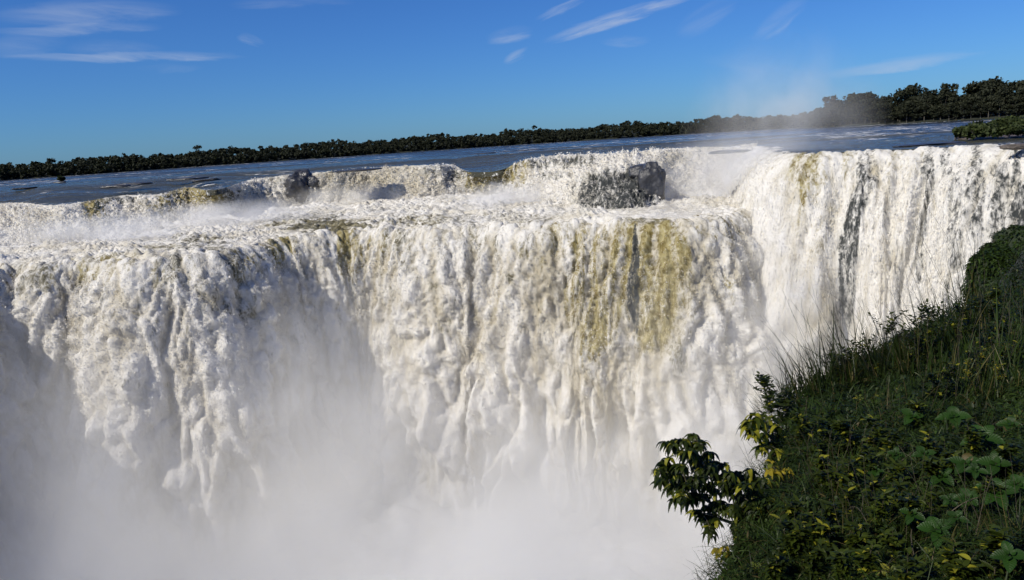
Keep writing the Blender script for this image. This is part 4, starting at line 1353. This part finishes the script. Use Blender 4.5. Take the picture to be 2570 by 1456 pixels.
mids = [(2000, 1050), (2050, 1085), (2150, 1070), (2250, 1170), (2080, 1270), (2180, 1210), (1980, 1300), (2130, 1150), (2270, 1390), (2450, 1390), (2400, 1370), (2500, 1340), (2520, 1130), (2350, 1160), (2330, 1220), (2460, 1210), (2560, 1120), (2030, 1030), (2080, 1045), (2120, 1060), (2180, 1050), (2060, 1150), (2110, 1150), (2160, 1110), (2230, 1080), (2190, 1130), (2130, 1210), (2050, 1290), (2100, 1320), (2160, 1300),
        (2210, 1240), (2260, 1200), (2010, 1330), (2060, 1380), (2130, 1390), (2180, 1370), (2240, 1340), (2300, 1240), (2000, 1260), (1960, 1390), (2340, 1080), (2380, 1110), (2300, 990), (2430, 1060)]
for i, (x, y) in enumerate(mids):
    sprig(x, y, 60, '', 'dark small leaved plants in the body of the bank', lean=rv.uniform(-.5, .3), tint=rv.uniform(.3, .75), leafL=.060, odd=.06, nb=7, dd=.22, name='leafy_plant')
order_labels('dark small leaved plants in the body of the bank', 'dark small leaved plant within the body of the bank, %s from the left')

# bare twigs leaning out of the brush
tb = 0
for (x0, y0, x1, y1, o_, lab) in [(2300, 1420, 2350, 1270, .15, 'bare brown twig standing up low in the right of the bank'), (2210, 1400, 2120, 1290, .1, 'thin bare twig crossing the brown patch of the bank'),
                                  (2440, 1400, 2380, 1190, .1, 'long thin bare stalk between the broad leaved plants'), (2190, 1240, 2310, 1120, .12, 'fallen pale stalk across the middle of the bank'),
                                  (2380, 1290, 2500, 1240, .25, 'arching dry stem right of the low rosette')]:
    a, b = P_(x0, y0, o_), P_(x1, y1, o_ + .05)
    root = empty('bare_twig', tuple(a)); bb = Buf()
    c = curve((0, 0, 0), b - a, .02, .08, 10); tube(bb, c, .004, .0015, 5)
    for j in (4, 6, 7):
        tube(bb, curve(c[j], c[j] + unit(rv.normal(0, 1, 3) + unit(b - a)) * .10, 0, .05, 5), .002, .0008, 4)
    bb.build('twig', M_STEM, root)
    tag(root, lab, 'twig')

# mossy rocks where the bank meets the side fall
def mossy(x, y, d, size, seed, lab, rz=0.0):
    p = at_d(x * K, y * K, d)
    o = rock('mossy_rock', tuple(p), size, M_MOSS, seed, lab, rough=.3, rz=rz)
    # creeping leaves on it
    me = o.data
    n = len(me.vertices); co = np.zeros(n * 3); me.vertices.foreach_get('co', co); co = co.reshape(-1, 3)
    i = rv.integers(0, n, 5200)
    nn_ = unit(co[i] / (np.asarray(size) / 2))
    b = Buf()
    leaves(b, co[i], nn_ + rv.normal(0, .7, (5200, 3)), rv.uniform(.12, .40, 5200), .06, droop=.9, nseg=2, tint=np.clip(rv.normal(.45, .3, 5200), 0, 1))
    b.build('moss', M_UNDER, o)
    return o


mossy(2582, 672, 44, (2.4, 4, 4.2), 31, 'tall mossy rock at the right edge under the side waterfall')
mossy(2503, 662, 41, (1.2, 2.0, 1.7), 32, 'brown topped small rock poking out left of the tall mossy one')
mossy(2482, 712, 39, (1.2, 2.2, 2.6), 33, 'mossy lower rock running down left of the white gap')
mossy(2562, 765, 33, (2.8, 3, 2.2), 34, 'mossy hump at the right edge below the tall rock')
for g_, f_ in [('grass tufts along the edge of the bank', 'dark thin grass tuft on the skyline edge of the bank, %s from the left'),
               ('upright grass clumps on the bank', 'upright grass clump inside the green bank below its edge, %s from the left'),
               ('leafy sprigs along the top of the bank', 'thin leafy sprig standing against white water along the bank top, %s from the left'),
               ('small leaved plants at the top right of the bank', 'bushy small leaved plant near the top right of the bank, %s from the left'),
               ('shrubs on the river islet', 'low dark shrub on the river islet above the side waterfall, %s from the left'),
               ('shore trees of the nearer wood', 'low tree in the front row of the right bank wood, %s from the left'),
               ('second row trees of the nearer wood', 'dark tree in the second row of the right bank wood, %s from the left'),
               ('third row trees of the nearer wood', 'tall tree in the third row of the right bank wood, %s from the left'),
               ('skyline trees of the nearer wood', 'skyline tree in the back row of the right bank wood, %s from the left')]:
    order_labels(g_, f_)
#PART5
def puff(name, c, r, dens, label, seed, power=1.6, ns=.09):
    """soft patch of spray in an egg shaped hull"""
    nu, nv = 40, 24
    a, b = np.meshgrid(np.linspace(0, 2 * np.pi, nu), np.linspace(0, np.pi, nv), indexing='ij')
    D = np.stack([np.cos(a) * np.sin(b), np.sin(a) * np.sin(b), np.cos(b)], -1)
    m, t = mat_new(name)
    co = t.n('ShaderNodeTexCoord').outputs['Object']
    q = t.scaled(co, (1 / r[0], 1 / r[1], 1 / r[2]))
    l = t.v('LENGTH', q)
    nz = t.noise(t.v('ADD', co, (seed * 7.0, 0, 0)), ns, 4, .6, .4)
    k = t.rng(l, 1.0, 0.0, 0.0, 1.0, False)
    k = t.m('MULTIPLY', t.m('POWER', k, power), t.rng(nz, .34, .68, .1, 1.6))
    vs = t.n('ShaderNodeVolumeScatter')
    vs.inputs['Color'].default_value = (1.0, 0.985, 0.935, 1)
    vs.inputs['Anisotropy'].default_value = 0.0
    t.put(vs.inputs['Density'], t.m('MULTIPLY', k, dens))
    oo = t.n('ShaderNodeOutputMaterial'); t.t.links.new(vs.outputs[0], oo.inputs['Volume'])
    o = mesh_obj(name, D * np.asarray(r), grid_faces(nu, nv)[:, ::-1], m)
    o.location = c
    return tag(o, label, 'mist', kind='stuff')


def puff_px(x, y, z, r, dens, label, seed, **kw):
    p = on_z(x * K, y * K, z)
    return puff('spray', (p[0], p[1], z + kw.pop('lift', 0)), r, dens, label, seed, **kw)


puff_px(1860, 490, ZB, (34, 30, 16), .10, 'white spray filling the recess left of the side waterfall', 1, lift=4)
puff_px(1960, 500, ZB, (26, 26, 26), .028, 'faint spray plume rising above the horizon', 2, lift=17, power=1.3)
puff_px(560, 560, ZB, (42, 14, 5.5), .14, 'spray along the foot of the ochre part of the cascade', 3, lift=2)
puff_px(250, 605, ZB, (46, 14, 6), .12, 'spray along the foot of the cascade at far left', 4, lift=2)
puff_px(920, 505, ZB, (40, 16, 6), .10, 'spray along the foot of the cascade left of the notch', 5, lift=2)
puff_px(1300, 510, ZB, (30, 16, 6), .10, 'spray at the foot of the cascade right of the notch', 6, lift=2)
_p = at_d(1935 * K, 780 * K, 163)
puff('spray', tuple(_p), (9, 12, 30), .06, 'soft white spray where the main waterfall meets the side waterfall', 7, power=1.2, ns=.09)
_p = at_d(780 * K, 1010 * K, 140)
puff('spray', tuple(_p), (22, 16, 20), .020, 'thin billow of spray before the left centre of the main waterfall', 8, power=1.1, ns=.08)
